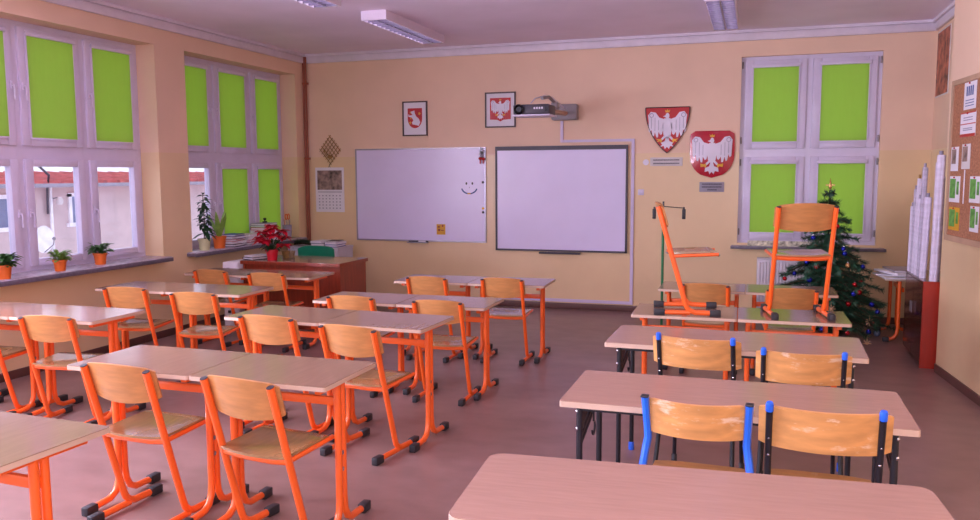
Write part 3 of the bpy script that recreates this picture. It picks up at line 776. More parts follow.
t = thing('ink_stamp', 'small black stamp standing on the tall pile on the far sill', 'stamp', (-5.86, 8.90, z+.0006))
f = MB(); f.box((0, 0, .01), (.04, .05, .02), bevel=.003); f.build('base', M['black'], t)
f = MB(); f.lathe([(.008, .02), (.008, .03), (.02, .04), (.02, .055), (.008, .062)], n=12); f.build('knob', M['black'], t)
t = thing('pencil_cup', 'grey pencil cup with orange-handled scissors at the right end of the sill', 'pencil cup', (-5.83, 9.36, SZ))
f = MB(); f.lathe([(.055, 0), (.062, .18), (.058, .18), (.052, .01)], n=18); f.build('cup', M['grey_cover'], t)
t2 = thing('scissors', 'orange-handled scissors standing in the grey pencil cup', 'scissors', (-5.83, 9.35, SZ+.012))
f = MB(); f.tube([(0, 0, 0), (.01, .03, .24)], .004, 6); f.tube([(.01, 0, 0), (.0, -.0, .24)], .004, 6); f.build('blade', M['chrome'], t2)
f = MB()
for yy in (.045, -.01): f.tube([(.005, yy+.025*math.cos(k*PI/6), .275+.035*math.sin(k*PI/6)) for k in range(13)], .007, 6)
f.build('handle', M['terracotta'], t2)
for k, (dx, dy, m, lab) in enumerate(((.022, .02, 'blue_paper', 'blue pencil in the grey cup at the end of the sill'), (-.022, -.018, 'pink_paper', 'red pencil in the grey cup at the end of the sill'))):
    f = MB(); f.tube([(0, 0, 0), (dx*.5, dy*.5, .23), (dx*.54, dy*.54, .25)], .004, 6, taper=[1, 1, .15])
    single('pencil', lab, 'pencil', f, M[m], (-5.83+dx*.8, 9.36+dy*.8, SZ+.012))

# ------------------------------------------------------------------ back wall things (local: x right, z up, front = -y, back at y=0)
def panel(w, h, y=0, d=.01): return MB().span((-w/2, y-d, 0), (w/2, y, h))
def frame_bars(w, h, b, d):
    f = MB(); f.span((-w/2, -d, 0), (-w/2+b, 0, h)); f.span((w/2-b, -d, 0), (w/2, 0, h)); f.span((-w/2+b, -d, 0), (w/2-b, 0, b)); f.span((-w/2+b, -d, h-b), (w/2-b, 0, h)); return f

t = thing('whiteboard', 'white dry-erase board with a smiling face drawn on it', 'whiteboard', (-4.168, YB, .806))
BW, BH = 1.83, 1.212
panel(BW-.02, BH-.02, -.004, .012).build('surface', M['board'], t).location.z = .01
frame_bars(BW, BH, .018, .022).build('frame', M['alu'], t)
f = MB(); f.span((-.165, -.06, -.018), (.12, -.0, -.010)); f.span((-.165, -.063, -.018), (.12, -.058, -.004)); f.build('pen_tray', M['alu'], t)
f = MB()
sx, sz = .69, .71
for x in (-.038, .042): f.plate([(sx+x+.012*math.cos(a*PI/6), sz+.045+.018*math.sin(a*PI/6)) for a in range(12)], -.0172, .001)
f.plate([(sx-.004, sz-.01), (sx+.006, sz-.012), (sx+.006, sz+.004)], -.0172, .001)
f.build('drawn_eyes', M['print'], t)
f = MB(); n = 14
arc = [(sx+.105*math.cos(PI*(1.08+.84*k/n)), sz-.0+.085*math.sin(PI*(1.08+.84*k/n))+.0) for k in range(n+1)]
for i, (a, b) in enumerate(zip(arc, arc[1:])):
    if i in (6, 7): continue
    f.tube([(a[0], -.0172, a[1]), (b[0], -.0172, b[1])], .0085, 6)
f.build('drawn_smile', M['blue_paper'], t)
f = MB()
for i in (6, 7): f.tube([(arc[i][0], -.0175, arc[i][1]), (arc[i+1][0], -.0175, arc[i+1][1])], .009, 6)
f.build('drawn_smile_middle', M['gold'], t)
for lab, x, m in (('black marker lying on the whiteboard tray', -.09, 'black_plastic'), ('white marker lying at the right end of the whiteboard tray', .05, 'paper')):
    tt = thing('marker', lab, 'marker', (-4.168+x, YB-.035, .7965+.0098))
    f = MB(); f.tube([(-.06, 0, 0), (.0396, 0, 0)], .009, 8); f.build('barrel', M[m], tt)
    f = MB(); f.tube([(.04, 0, 0), (.07, 0, 0)], .0095, 8); f.build('cap', M['print'], tt)
t = thing('sticky_note', 'yellow square note low on the whiteboard', 'note', (-3.87, YB-.0165, .90))
f = MB(); f.span((-.06, -.003, 0), (.06, 0, .135)); f.build('sheet', M['yellow'], t)
f = MB()
for x, z, w_, h_ in ((-.03, .09, .03, .02), (.02, .05, .04, .012), (.025, .1, .02, .03), (-.025, .045, .03, .03)): f.span((x-w_/2, -.004, z), (x+w_/2, -.0028, z+h_))
f.build('drawing', M['mahog'], t)
for lab, z, m in (('dark magnet at the right edge of the whiteboard, level with the drawn eyes', 1.575, 'print'), ('yellow magnet on the right edge of the whiteboard below the smile', 1.245, 'gold'), ('dark magnet lowest on the right edge of the whiteboard', 1.195, 'print')):
    f = MB(); f.lathe([(.016, 0), (.016, .008), (.012, .011)], n=14); o = single('magnet', lab, 'magnet', f, M[m], (-3.292, YB-.0165, z)); o.rotation_euler = (PI/2, 0, 0)
t = thing('christmas_sprig', 'fir sprig with a red bow at the top right corner of the whiteboard', 'christmas decoration', (-3.30, YB-.022, 1.92))
f = MB()
for k in range(60):
    a = random.uniform(0, 2*PI); f.leaf((random.uniform(-.02, .02), -.01, random.uniform(-.02, .07)), (math.cos(a), -.25, math.sin(a)+.3), random.uniform(.03, .06), .008, .1, n=2)
f.build('needles', M['leaf_dark'], t)
f = MB(); f.ball((-.018, -.02, -.045), .024, (1, .6, .8)); f.ball((.022, -.02, -.05), .024, (1, .6, .8)); f.box((-.02, -.018, -.085), (.016, .006, .05)); f.box((.02, -.018, -.085), (.016, .006, .05)); f.build('bow', M['red'], t)
f = MB(); f.ball((-.02, -.03, .02), .015); f.ball((.015, -.03, .05), .013); f.build('bead', M['silver_white'], t)

t = thing('interactive_board', 'interactive whiteboard with a dark frame under the projector', 'interactive whiteboard', (-2.290, YB, .718))
BW, BH = 1.66, 1.302
f = MB(); f.span((-BW/2+.02, -.03, .02), (BW/2-.02, -.0, BH-.02)); f.build('surface', M['board'], t)
f = MB(); f.span((-BW/2, -.042, 0), (-BW/2+.022, 0, BH)); f.span((BW/2-.022, -.042, 0), (BW/2, 0, BH)); f.span((-BW/2, -.042, 0), (BW/2, 0, .022)); f.build('side_frame', M['dark_grey'], t)
f = MB(); f.span((-BW/2, -.046, BH-.05), (BW/2, 0, BH)); f.build('top_frame', M['dark_grey'], t)
f = MB(); f.span((-.26, -.06, -.03), (.26, -.005, -.008), bevel=.004); f.build('pen_tray', M['dark_grey'], t)

# cable duct round the interactive board
f = MB(); f.span((-2.29, YB-.022, 2.09), (-2.255, YB, 2.322)); f.span((-2.29, YB-.022, 2.06), (-1.385, YB, 2.09)); f.span((-1.42, YB-.022, .09), (-1.385, YB, 2.06)); f.span((-3.1, YB-.022, .09), (-1.42, YB, .125))
single('cable_duct', 'white cable duct running round the right of the interactive board', 'cable duct', f, M['duct'])
t = thing('light_switch', 'small white switch on the wall right of the interactive board', 'switch', (-1.303, YB, 1.42))
f = MB(); f.span((-.035, -.012, 0), (.035, 0, .07), bevel=.005); f.build('plate', M['pvc'], t); f = MB(); f.span((-.018, -.018, .015), (.018, -.011, .055), bevel=.003); f.build('rocker', M['pvc'], t)

# projector on its wall arm
t = thing('projector', 'dark projector on a long wall arm above the interactive board', 'projector', (-2.215, YB, 2.405))
f = MB(); f.box((-.01, -.06, .015), (.32, .12, .19), bevel=.02); f.build('wall_plate', M['mid_grey'], t)
f = MB(); f.tube([(-.0, -.08, .0), (-.04, -1.05, -.03)], .042, 12, ry=.03); f.build('arm', M['beige_frame'], t)
f = MB(); f.span((-.05, -.62, .02), (.03, -.5, .09), bevel=.01); f.tube([(-.01, -.56, .08), (-.04, -.75, .14), (-.07, -.95, .11)], .018, 8); f.build('joint', M['mid_grey'], t)
f = MB(); f.box((-.10, -1.16, -.035), (.40, .30, .105), bevel=.014); bd = f.build('body', M['dark_grey'], t)
f = MB(); f.box((-.10, -1.16, -.098), (.42, .32, .018), bevel=.005); f.build('bottom_plate', M['pvc'], bd)
f = MB(); f.lathe([(.055, 0), (.055, .03), (.045, .035), (.03, .02)], n=20); ln = f.build('lens', M['black'], bd); ln.location = (-.23, -1.305, -.035); ln.rotation_euler = (PI/2, 0, 0)
f = MB()
for k in range(4): f.span((-.07+k*.028, -1.3135, -.035), (-.07+k*.028+.018, -1.309, -.014))
f.build('lettering', M['silver_white'], bd)
f = MB()
for k in range(6): f.span((.055+k*.006, -1.3135, -.06), (.058+k*.006, -1.309, -.01))
f.build('vent', M['black'], bd)
f = MB(); f.tube([(-.18, -1.02, .05), (-.15, -.95, .11), (-.08, -.8, .15), (-.04, -.62, .15), (0, -.3, .08), (.02, -.09, .05)], .006, 6); f.build('cable', M['pvc'], t)

# framed coats of arms, shields
def shield_pts(w, h, n=12):
    """flat top, sides bowing into a point"""
    right = [(w/2, h)]
    for k in range(1, n):
        u = k/n; right.append((w/2*(1-u**2.15)**.92, h*(1-u)))
    return [(-w/2, h)] + right + [(0, 0)] + [(-x, z) for x, z in right[1:]][::-1]
def round_shield(w, h, n=16, r=.12):
    pts = []
    for k in range(5): a = PI/2*k/4; pts.append((w/2-r*w+r*w*math.sin(a), h-r*w+r*w*math.cos(a)))
    for k in range(n+1):
        a = PI*k/n; pts.append((w/2*math.cos(a), h*.48-h*.48*math.sin(a)))
    for k in range(5): a = PI/2*k/4; pts.append((-w/2+r*w-r*w*math.cos(a), h-r*w+r*w*math.sin(a)))
    return pts
def eagle(S, y, d=.003):
    """heraldic eagle about S wide, centred on x=0, z from 0 to S; returns white part, gold part, line part"""
    W = MB(); out = []
    def P(mb, pts, yy=y): mb.plate([(px*S, pz*S) for px, pz in pts], yy, d)
    P(W, [(-.09, .35), (-.12, .55), (-.075, .78), (.075, .78), (.12, .55), (.09, .35), (0, .26)])
    P(W, [(.05*math.cos(a*PI/6)+.0, .84+.075*math.sin(a*PI/6)) for a in range(12)])
    P(W, [(-.04, .86), (-.11, .83), (-.04, .80)])
    for s in (-1, 1):
        G = MB(); K = MB(); K2 = MB()
        P(W, [(s*.08, .76), (s*.20, .80), (s*.30, .93), (s*.42, .95), (s*.49, .86), (s*.47, .70), (s*.47, .46), (s*.43, .42), (s*.40, .50), (s*.37, .34), (s*.33, .33), (s*.31, .44), (s*.27, .30), (s*.23, .30), (s*.22, .44), (s*.17, .36), (s*.13, .38), (s*.10, .52)][::s])
        for (a, b) in (((.40, .80), (.40, .52)), ((.31, .80), (.31, .46)), ((.22, .74), (.22, .48))): K.tube([(s*a[0]*S, y-.001, a[1]*S), (s*b[0]*S, y-.001, b[1]*S)], .006*S, 5)
        K2.tube([(s*(.40+.05*math.cos(k*PI/5))*S, y-.001, (.86+.05*math.sin(k*PI/5))*S) for k in range(11)], .008*S, 5)
        P(W, [(s*.06, .36), (s*.15, .27), (s*.13, .22), (s*.04, .30)][::s])
        P(G, [(s*.13, .27), (s*.20, .25), (s*.28, .27), (s*.22, .22), (s*.27, .18), (s*.18, .20), (s*.15, .15), (s*.13, .21)][::s])
        out += [('claw', G, 'gold'), ('feather_line', K, 'grey_feather'), ('wing_curl', K2, 'grey_feather')]
    P(W, [(-.03, .30), (.03, .30), (.06, .2), (.16, .16), (.12, .12), (.17, .06), (.08, .08), (.05, .0), (0, .06), (-.05, .0), (-.08, .08), (-.17, .06), (-.12, .12), (-.16, .16), (-.06, .2)])
    G = MB(); P(G, [(-.05, .93), (-.065, 1.0), (-.03, .965), (0, 1.01), (.03, .965), (.065, 1.0), (.05, .93)])
    out += [('crown', G, 'gold'), ('eagle', W, 'silver_white')]
    return out

def framed(label, x, z0, w, h):
    t = thing('framed_emblem', label, 'framed picture', (x, YB, z0), 0, 'framed coats of arms on the back wall')
    frame_bars(w, h, .016, .024).build('frame', M['frame_dark'], t)
    panel(w-.02, h-.02, -.001, .010).build('backing_sheet', M['paper'], t).location.z = .01
    return t
t = framed('dark-framed red shield with a white animal, above the whiteboard', -4.217, 2.175, .345, .443)
f = MB(); f.plate([(px, pz+.10) for px, pz in round_shield(.20, .255, r=.02)], -.015, .004); em = f.build('shield', M['red'], t)
f = MB()
f.plate([(px, pz+.10) for px, pz in [(-.035, .05), (.055, .03), (.075, .075), (.055, .12), (.02, .15), (.0, .19), (-.005, .225), (-.06, .21), (-.045, .185), (-.03, .17), (-.075, .16), (-.085, .185), (-.09, .15), (-.04, .135), (-.02, .10), (-.04, .075)]], -.018, .003)
f.build('white_animal', M['silver_white'], em)
f = MB()
for cx, cz, r_ in ((.065, .285, .022), (-.06, .30, .015), (-.065, .17, .022), (-.055, .225, .014)):
    f.plate([(cx+(r_ if k % 2 == 0 else r_*.45)*math.cos(k*PI/5), cz+(r_ if k % 2 == 0 else r_*.45)*math.sin(k*PI/5)) for k in range(10)], -.018, .003)
f.build('gold_star', M['gold'], em)
t = framed('dark-framed white eagle on a red field, left of the projector', -3.06, 2.259, .398, .436)
f = MB(); f.plate([(-.135, .10), (-.04, .095), (0, .075), (.04, .095), (.135, .10), (.135, .365), (-.135, .365)], -.015, .004); em = f.build('red_field', M['red'], t)
for nm, mb, mm in eagle(.25, -.018, .003):
    o = mb.build(nm, M[mm], em); o.location = (0, 0, .10)

def wall_shield(label, x, z0, w, h, pts, rm, dome, gold):
    t = thing('heraldic_shield', label, 'shield', (x, YB, z0), 0, 'red eagle shields on the back wall')
    f = MB(); f.plate(pts, -.022, .022); b_ = f.build('shield', M[rm], t)
    return t
t = wall_shield('pointed red shield with a white eagle and gold claws, right of the boards', -1.005, 1.917, .508, .53, shield_pts(.508, .53), 'red', 0, True)
f = MB(); pp = shield_pts(.508, .53)
for a, b in zip(pp, pp[1:]+pp[:1]): f.tube([(a[0], -.022, a[1]), (b[0], -.022, b[1])], .006, 6)
f.build('rim', M['frame_dark'], t)
for nm, mb, mm in eagle(.46, -.027, .005):
    o = mb.build(nm, M[mm], t); o.location = (0, 0, .045)
# the glossy one: a bulged round-bottomed shield
t = thing('heraldic_shield', 'shiny round-bottomed red shield with a white eagle, beside the window', 'shield', (-.49, YB, 1.625), 0, 'red eagle shields on the back wall')
pts = round_shield(.50, .54)
def dome_y(x, z): return -.012-.045*max(0, 1-(x/.27)**2)*max(0, 1-((z-.29)/.30)**2)
f = MB(); nx = 16; nzz = 16
P = []
for j in range(nzz+1):
    z = .54*j/nzz
    if z < .26: hw = .25*math.sqrt(max(.0004, 1-((.26-z)/.26)**2))
    elif z > .48: hw = .25-.06*(1-math.sqrt(max(0, 1-((z-.48)/.06)**2)))
    else: hw = .25
    P.append([(hw*(2*i/nx-1), dome_y(hw*(2*i/nx-1), z), z) for i in range(nx+1)])
f.grid(P, .012); sh = f.build('shield', M['crimson'], t)
for nm, mb, mm in eagle(.46, 0, .004):
    bmesh.ops.triangulate(mb.bm, faces=mb.bm.faces[:])
    bmesh.ops.subdivide_edges(mb.bm, edges=[e for e in mb.bm.edges if e.calc_length() > .05], cuts=2, use_grid_fill=True)
    o = mb.build(nm, M[mm], t); o.location = (0, 0, .04)
    for v in o.data.vertices: v.co.y += dome_y(v.co.x, v.co.z+.04)-.006

def plaque(label, x0, x1, z0, z1, lines):
    t = thing('wall_plaque', label, 'plaque', ((x0+x1)/2, YB, z0), 0, 'lettered plaques under the shields')
    w, h = x1-x0, z1-z0
    MB().span((-w/2, -.008, 0), (w/2, 0, h), bevel=.002).build('plate', M['grey_cover'] if lines == 3 else M['paper2'], t)
    f = MB(); rnd = random.Random(lines)
    for k in range(lines):
        zc = h*(1-(k+.75)/(lines+.5)); ww = w*(.8 if k < 2 else .35); x = -ww/2
        while x < ww/2:
            L = rnd.uniform(.006, .012); f.span((x, -.0095, zc-.007), (x+L*.7, -.0078, zc+.007)); x += L
    f.build('lettering', M['print'], t)
plaque('pale lettered plaque under the pointed red shield', -1.20, -.823, 1.765, 1.865, 2)
plaque('grey lettered plaque under the shiny round shield', -.625, -.346, 1.460, 1.575, 3)
f = MB(); f.lathe([(.035, 0), (.035, .004)], n=16); o = single('round_sticker', 'round white sticker left of the plaque under the pointed shield', 'sticker', f, M['silver_white'], (-1.25, YB+.0005, 1.81)); o.rotation_euler = (PI/2, 0, 0)

# calendar, wicker ornament, pipe
t = thing('wall_calendar', 'white wall calendar with a sepia picture, hung in the left corner', 'calendar', (-5.482, YB, 1.178))
MB().span((-.215, -.006, 0), (.215, 0, .60)).build('sheet', M['paper'], t)
MB().span((-.185, -.008, .30), (.185, -.0055, .56)).build('picture', M['photo_print'], t)
f = MB()
for c in range(7):
    for r_ in range(5): f.span((-.17+c*.052, -.0075, .045+r_*.042), (-.17+c*.052+.02, -.0055, .045+r_*.042+.014))
f.span((-.18, -.0075, .265), (.18, -.0055, .275)); f.build('dates', M['grey_cover'], t)
f = MB(); f.tube([(-.012, -.003, .6), (0, -.003, .63), (.012, -.003, .6)], .003, 5); f.build('hanger', M['print'], t)
f = MB()
for k in range(-4, 5):
    if abs(k) < 5:
        o_ = k*.036
        L = .15
        f.tube([(o_-L*.5-.0, -.012, .21+o_*1.15-L*.0-.09+.0), (o_+L*.5, -.012, .21+o_*1.15+.09)], .004, 5) if False else None
cz = .215; q = Vector((.62, .78)); r_ = Vector((-.62, .78))
for k in range(6):
    for (u, v) in ((q, r_), (r_, q)):
        a = v*(k-2.5)*.046 - u*.138; b = v*(k-2.5)*.046 + u*.138
        f.tube([(a.x, -.012, cz+a.y), (b.x, -.014, cz+b.y)], .0048, 6)
for k in range(7): 
    a = random.uniform(-.08, .08); f.leaf((a, -.018, cz-.06+random.uniform(-.04, .05)), (random.uniform(-1, 1), -.3, 1), .09, .02, .1, n=3)
f.ball((0, -.02, cz-.09), .025, (1.6, .6, 1)); 
single('wicker_ornament', 'diamond-shaped woven straw ornament above the calendar', 'ornament', f, M['wicker'], (-5.46, YB, 1.795))
t = thing('heating_pipe', 'copper-brown heating pipes running up the left back corner', 'pipe', (0, 0, 0))
for dx in (.018, .052):
    f = MB(); f.tube([(XL+dx, YB-.04, 0), (XL+dx, YB-.04, HC)], .014, 10); f.build('pipe', M['copper'], t)
f = MB()
for zz in (.5, 1.9, 2.9): f.box((XL+.04, YB-.03, zz), (.075, .05, .03), bevel=.004)
f.build('clamp', M['copper'], t)

# ------------------------------------------------------------------ radiator, map stand
t = thing('radiator', 'white ribbed panel radiator under the back window', 'radiator', (.46, YB-.04, .13))
f = MB(); f.span((-.42, -.07, 0), (.42, 0, .57), bevel=.008); f.build('panel', M['radiator'], t)
f = MB()
for k in range(24): f.box((-.39+k*.034, -.073, .285), (.016, .014, .50), bevel=.004)
f.build('rib', M['radiator'], t)
f = MB(); f.span((-.42, -.075, .57), (.42, .0, .585)); f.build('top_grille', M['radiator'], t)
f = MB(); f.tube([(.42, -.035, .05), (.52, -.035, .05), (.52, -.035, -.13)], .012, 8); f.build('inlet_pipe', M['radiator'], t)
f = MB(); f.ball((.44, -.035, .52), .026); f.tube([(.42, -.035, .52), (.50, -.035, .52)], .016, 8); f.build('valve', M['pvc'], t)
f = MB(); f.span((-.05, -.004, 0), (.85, .0, .055)); f.box((.4, -.03, .0025), (.9, .08, .005))
single('paper_strip', 'coloured paper strip standing along the back window sill', 'paper strip', f, M['multi'], (-.02, YB-.02, .847))

t = thing('map_stand', 'green steel stand with black clips behind the right-hand desks', 'map stand', (-.868, 8.3, 0))
f = MB(); f.tube([(0, 0, .06), (0, 0, 1.15)], .013, 10); f.build('pole', M['green_paint'], t)
f = MB(); f.tube([(0, 0, 1.13), (0, 0, 1.40)], .009, 8); f.build('inner_rod', M['black_steel'], t)
for k in range(3):
    a = k*2*PI/3+.5; f = MB(); f.tube([(0, 0, .12), (.12*math.cos(a), .12*math.sin(a), .09), (.3*math.cos(a), .3*math.sin(a), .015)], .012, 8); f.build('leg', M['green_paint'], t)
f = MB(); f.tube([(-.09, 0, 1.33), (0, 0, 1.35), (.20, 0, 1.335)], .005, 6); f.build('crossbar', M['black_steel'], t)
for x in (-.09, .20):
    f = MB(); f.box((x, 0, 1.275), (.035, .02, .10), bevel=.006); f.tube([(x, 0, 1.32), (x, 0, 1.345)], .008, 6); f.build('clip', M['black_plastic'], t)

# ------------------------------------------------------------------ christmas tree
random.seed(21)
TX, TY = .735, 9.14
t = thing('christmas_tree', 'dark green artificial fir tree in front of the back window', 'christmas tree', (TX, TY, 0))
f = MB(); f.tube([(0, 0, .05), (0, 0, 1.50)], .018, 8, taper=[1, .35]); 
boughs = []
def rad(z): return .67*max(.03, (1.56-z)/1.42)**.95
nz_ = 15
for l in range(nz_):
    z = .14+1.32*(l/(nz_-1))**.95; nb = 13 if l < 4 else (11 if l < 8 else (8 if l < 12 else 5))
    for k in range(nb):
        a = 2*PI*(k+random.uniform(-.25, .25))/nb+l*.6; L = rad(z)*random.uniform(.78, 1.12); L = min(L, .50/max(.001, math.sin(a))) if math.sin(a) > 0 else L
        tip = Vector((L*math.cos(a), L*math.sin(a), z-.10*L+random.uniform(-.03, .03)))
        mid = Vector((L*.5*math.cos(a), L*.5*math.sin(a), z+.05*L))
        boughs.append((Vector((0, 0, z)), mid, tip))
for a, b, c in boughs: f.tube([a, b, c], .005, 4)
f.build('trunk', M['bark'], t)
f = MB()
def needles(p0, p1, p2, dens, nl):
    Ltot = (p1-p0).length+(p2-p1).length
    for k in range(int(Ltot*dens)):
        u = random.uniform(.08, 1.03)
        p = (p0*(1-u)**2+p1*2*u*(1-u)+p2*u*u) if u <= 1 else p2
        tan = ((p1-p0)*(1-u)+(p2-p1)*u).normalized()
        side = Vector((random.uniform(-1, 1), random.uniform(-1, 1), random.uniform(-1, 1)))
        side = (side-tan*side.dot(tan)).normalized()
        dd_ = (side*.85+tan*.55).normalized(); w = tan.cross(dd_).normalized()*.004; L = nl*random.uniform(.7, 1.15)
        q = p+dd_*L
        vs = [f.bm.verts.new(p-w), f.bm.verts.new(p+w), f.bm.verts.new(q+w*.35), f.bm.verts.new(q-w*.35)]
        f.bm.faces.new(vs)
for p0_, m_, c_ in boughs: needles(p0_, m_, c_, 640, .052)
needles(Vector((0, 0, 1.25)), Vector((0, 0, 1.36)), Vector((0, 0, 1.45)), 500, .045)
f.build('foliage', M['fir'], t, smooth=False)
f = MB()
for k in range(4):
    a = k*PI/2+.4; f.tube([(0, 0, .07), (.2*math.cos(a), .2*math.sin(a), .012)], .012, 6)
f.build('stand', M['leaf_dark'], t)
f = MB(); f.tube([(0, 0, 1.505), (0, 0, 1.53), (0, 0, 1.57), (0, 0, 1.62)], .02, 10, taper=[.4, .9, .5, .1]); f.box((0, -.005, 1.55), (.09, .012, .012)); 
single('tree_topper', 'gold spire topper on the tip of the fir tree', 'tree topper', f, M['gold_ball'], (TX, TY, 0))
def bauble(m, lab, grp, i, front):
    p0_, m_, c_ = boughs[i]; u = random.uniform(.8, 1.0); p = p0_*(1-u)**2+m_*2*u*(1-u)+c_*u*u
    o = thing('bauble', lab, 'bauble', (TX+p.x, TY+p.y-.01, p.z-.045), 0, grp)
    g = MB(); r_ = random.uniform(.022, .028); g.ball((0, 0, 0), r_, seg=14); g.build('ball', M[m], o)
    g = MB(); g.lathe([(.007, r_-.003), (.007, r_+.008), (.003, r_+.01)], n=8); g.tube([(0, 0, r_+.008), (0, 0, .05)], .0015, 4); g.build('hook_cap', M['chrome'], o)
cand = [i for i, (a, b, c) in enumerate(boughs) if c.y < -.12*abs(c.x)-.05]
random.shuffle(cand)
for k, i in enumerate(cand[:36]):
    m, lab = (('blue_ball', 'small blue glass bauble hanging on the fir tree'), ('red_ball', 'small red glass bauble hanging on the fir tree'), ('gold_ball', 'small gold glass bauble hanging on the fir tree'))[(0, 0, 1, 0, 2, 1)[k % 6]]
    bauble(m, lab, 'glass baubles on the fir tree', i, 1)
for k, i in enumerate(cand[36:40]):
    p0_, m_, c_ = boughs[i]; f = MB()
    for a in range(4): f.tube([(.04*math.cos(a*PI/4), 0, .04*math.sin(a*PI/4)), (-.04*math.cos(a*PI/4), 0, -.04*math.sin(a*PI/4))], .004, 5)
    f.tube([(0, 0, .035), (0, 0, .07)], .0015, 4)
    single('straw_star', 'straw star hanging on the fir tree', 'star ornament', f, M['straw'], (TX+c_.x, TY+c_.y-.015, c_.z-.07), 0, 'straw stars on the fir tree')

# ------------------------------------------------------------------ right side: side table, cabinet with rolled charts, notice board, poster
t = thing('side_table', 'small orange-legged table by the right wall, heaped with papers', 'table', (1.475, 9.12, 0))
f = MB(); f.slab(rr(.46, .70, .01), .637, .003); tp = f.build('tabletop', M['top'], t); f = MB(); f.slab(rr(.464, .704, .01), .618, .019); f.build('edging', M['edge'], tp)
for sy in (-1, 1):
    for sx in (-1, 1):
        f = MB(); x = sx*.035-.06
        f.tube([(x, sy*.28, .617), (x, sy*.28, .14), (x+sx*.008, sy*.28, .08), (x+sx*.035, sy*.28, .04), (x+sx*.09, sy*.28, .024)], .018, 10); lg = f.build('leg', M['orange'], t)
        c = MB(); c.box((x+sx*.105, sy*.28, .024), (.06, .046, .047), bevel=.008); c.build('foot_cap', M['black_plastic'], lg)
f = MB(); f.span((-.07, -.27, .5), (-.05, .27, .54)); f.build('crossbar', M['orange'], t)
gp = 'papers heaped on the side table'
z = .6406
for k, (m, h, rz, dx, dy, lab) in enumerate((('paper2', .018, .15, -.07, -.1, 'wide off-white pad at the bottom of the heap on the side table'), ('grey_cover', .016, -.3, -.05, -.02, 'grey magazine in the middle of the heap on the side table'), ('paper', .02, .35, -.02, -.05, 'white pad near the top of the heap on the side table'), ('grey_cover', .016, .1, .03, .02, 'grey magazine topmost on the side table'))):
    book(lab, 1.44+dx, 9.05+dy, z, .34, .46, h, m, rz, group=gp); z += h
t = thing('bauble', 'shiny blue and white ball on the floor by the side table leg', 'bauble', (1.23, 9.10, 0))
f = MB(); f.ball((0, 0, .035), .035); f.build('ball', M['out_glass'], t)
f = MB(); f.lathe([(.009, .066), (.009, .08), (.004, .083)], n=10); f.build('hook_cap', M['chrome'], t)

t = thing('low_cabinet', 'low cabinet with dark glossy doors and a red end panel, by the right wall', 'cabinet', (1.385, 7.70, 0))
f = MB(); f.span((0, 0, 0), (.40, .022, .75)); f.build('end_panel', M['mahog_red'], t)
f = MB(); f.span((.012, .022, .03), (.40, .86, .735)); f.build('body', M['mahog_dark'], t)
f = MB(); f.span((0, .022, .735), (.40, .88, .75)); f.build('top_board', M['mahog_dark'], t)
for k in range(2):
    f = MB(); f.span((.0, .026+k*.42, .04), (.012, .436+k*.42, .73)); dr = f.build('door', M['mahog_dark'], t)
    f = MB(); f.tube([(-.015, .40+k*.07, .42), (-.015, .40+k*.07, .52)], .005, 6); f.build('handle', M['mid_grey'], dr)
gm = 'rolled charts standing on the low cabinet'
rolls = [(1.408, 8.53, 1.36, .020, 'map_white', 'short thin rolled chart at the left end of the row on the cabinet'),
         (1.408, 8.44, 1.52, .017, 'map_grey', 'thin grey rolled chart, second from the left on the cabinet'),
         (1.410, 8.34, 1.62, .019, 'map_white', 'rolled chart with a brown wooden tip, third from the left on the cabinet'),
         (1.415, 8.22, 1.44, .024, 'map_white', 'mid-height white rolled chart, fourth from the left on the cabinet'),
         (1.415, 8.11, 1.72, .020, 'map_grey', 'tall grey rolled chart in the middle of the row on the cabinet'),
         (1.42, 7.98, 1.46, .025, 'map_white', 'thick white rolled chart in front of the tall ones on the cabinet'),
         (1.50, 7.97, 1.76, .023, 'map_white', 'tall white rolled chart second from the right on the cabinet'),
         (1.505, 7.86, 1.64, .024, 'map_grey', 'greyish rolled chart between the two tallest on the cabinet'),
         (1.465, 7.765, 1.82, .030, 'map_white', 'tallest and thickest white rolled chart, next to the wall corner')]
for k, (x, y, top, r_, m, lab) in enumerate(rolls):
    t = thing('rolled_chart', lab, 'rolled chart', (x, y, .7506), 0, gm)
    h = top-.75; lean = (.006*((k % 3)-1), .0)
    f = MB(); f.tube([(0, 0, 0), (lean[0]+.01, .0, h)], r_, 14)
    f.tube([(r_*.55, -r_*.55, .0), (r_*.55+lean[0]+.01, -r_*.55, h-.004)], r_*.62, 10)
    f.build('roll', M[m], t)
    f = MB(); f.tube([(lean[0]+.01, 0, h), (lean[0]+.01, 0, h+.035)], r_*.55, 10); f.build('rod_end', M['wicker' if k == 2 else 'grey_feather'], t)

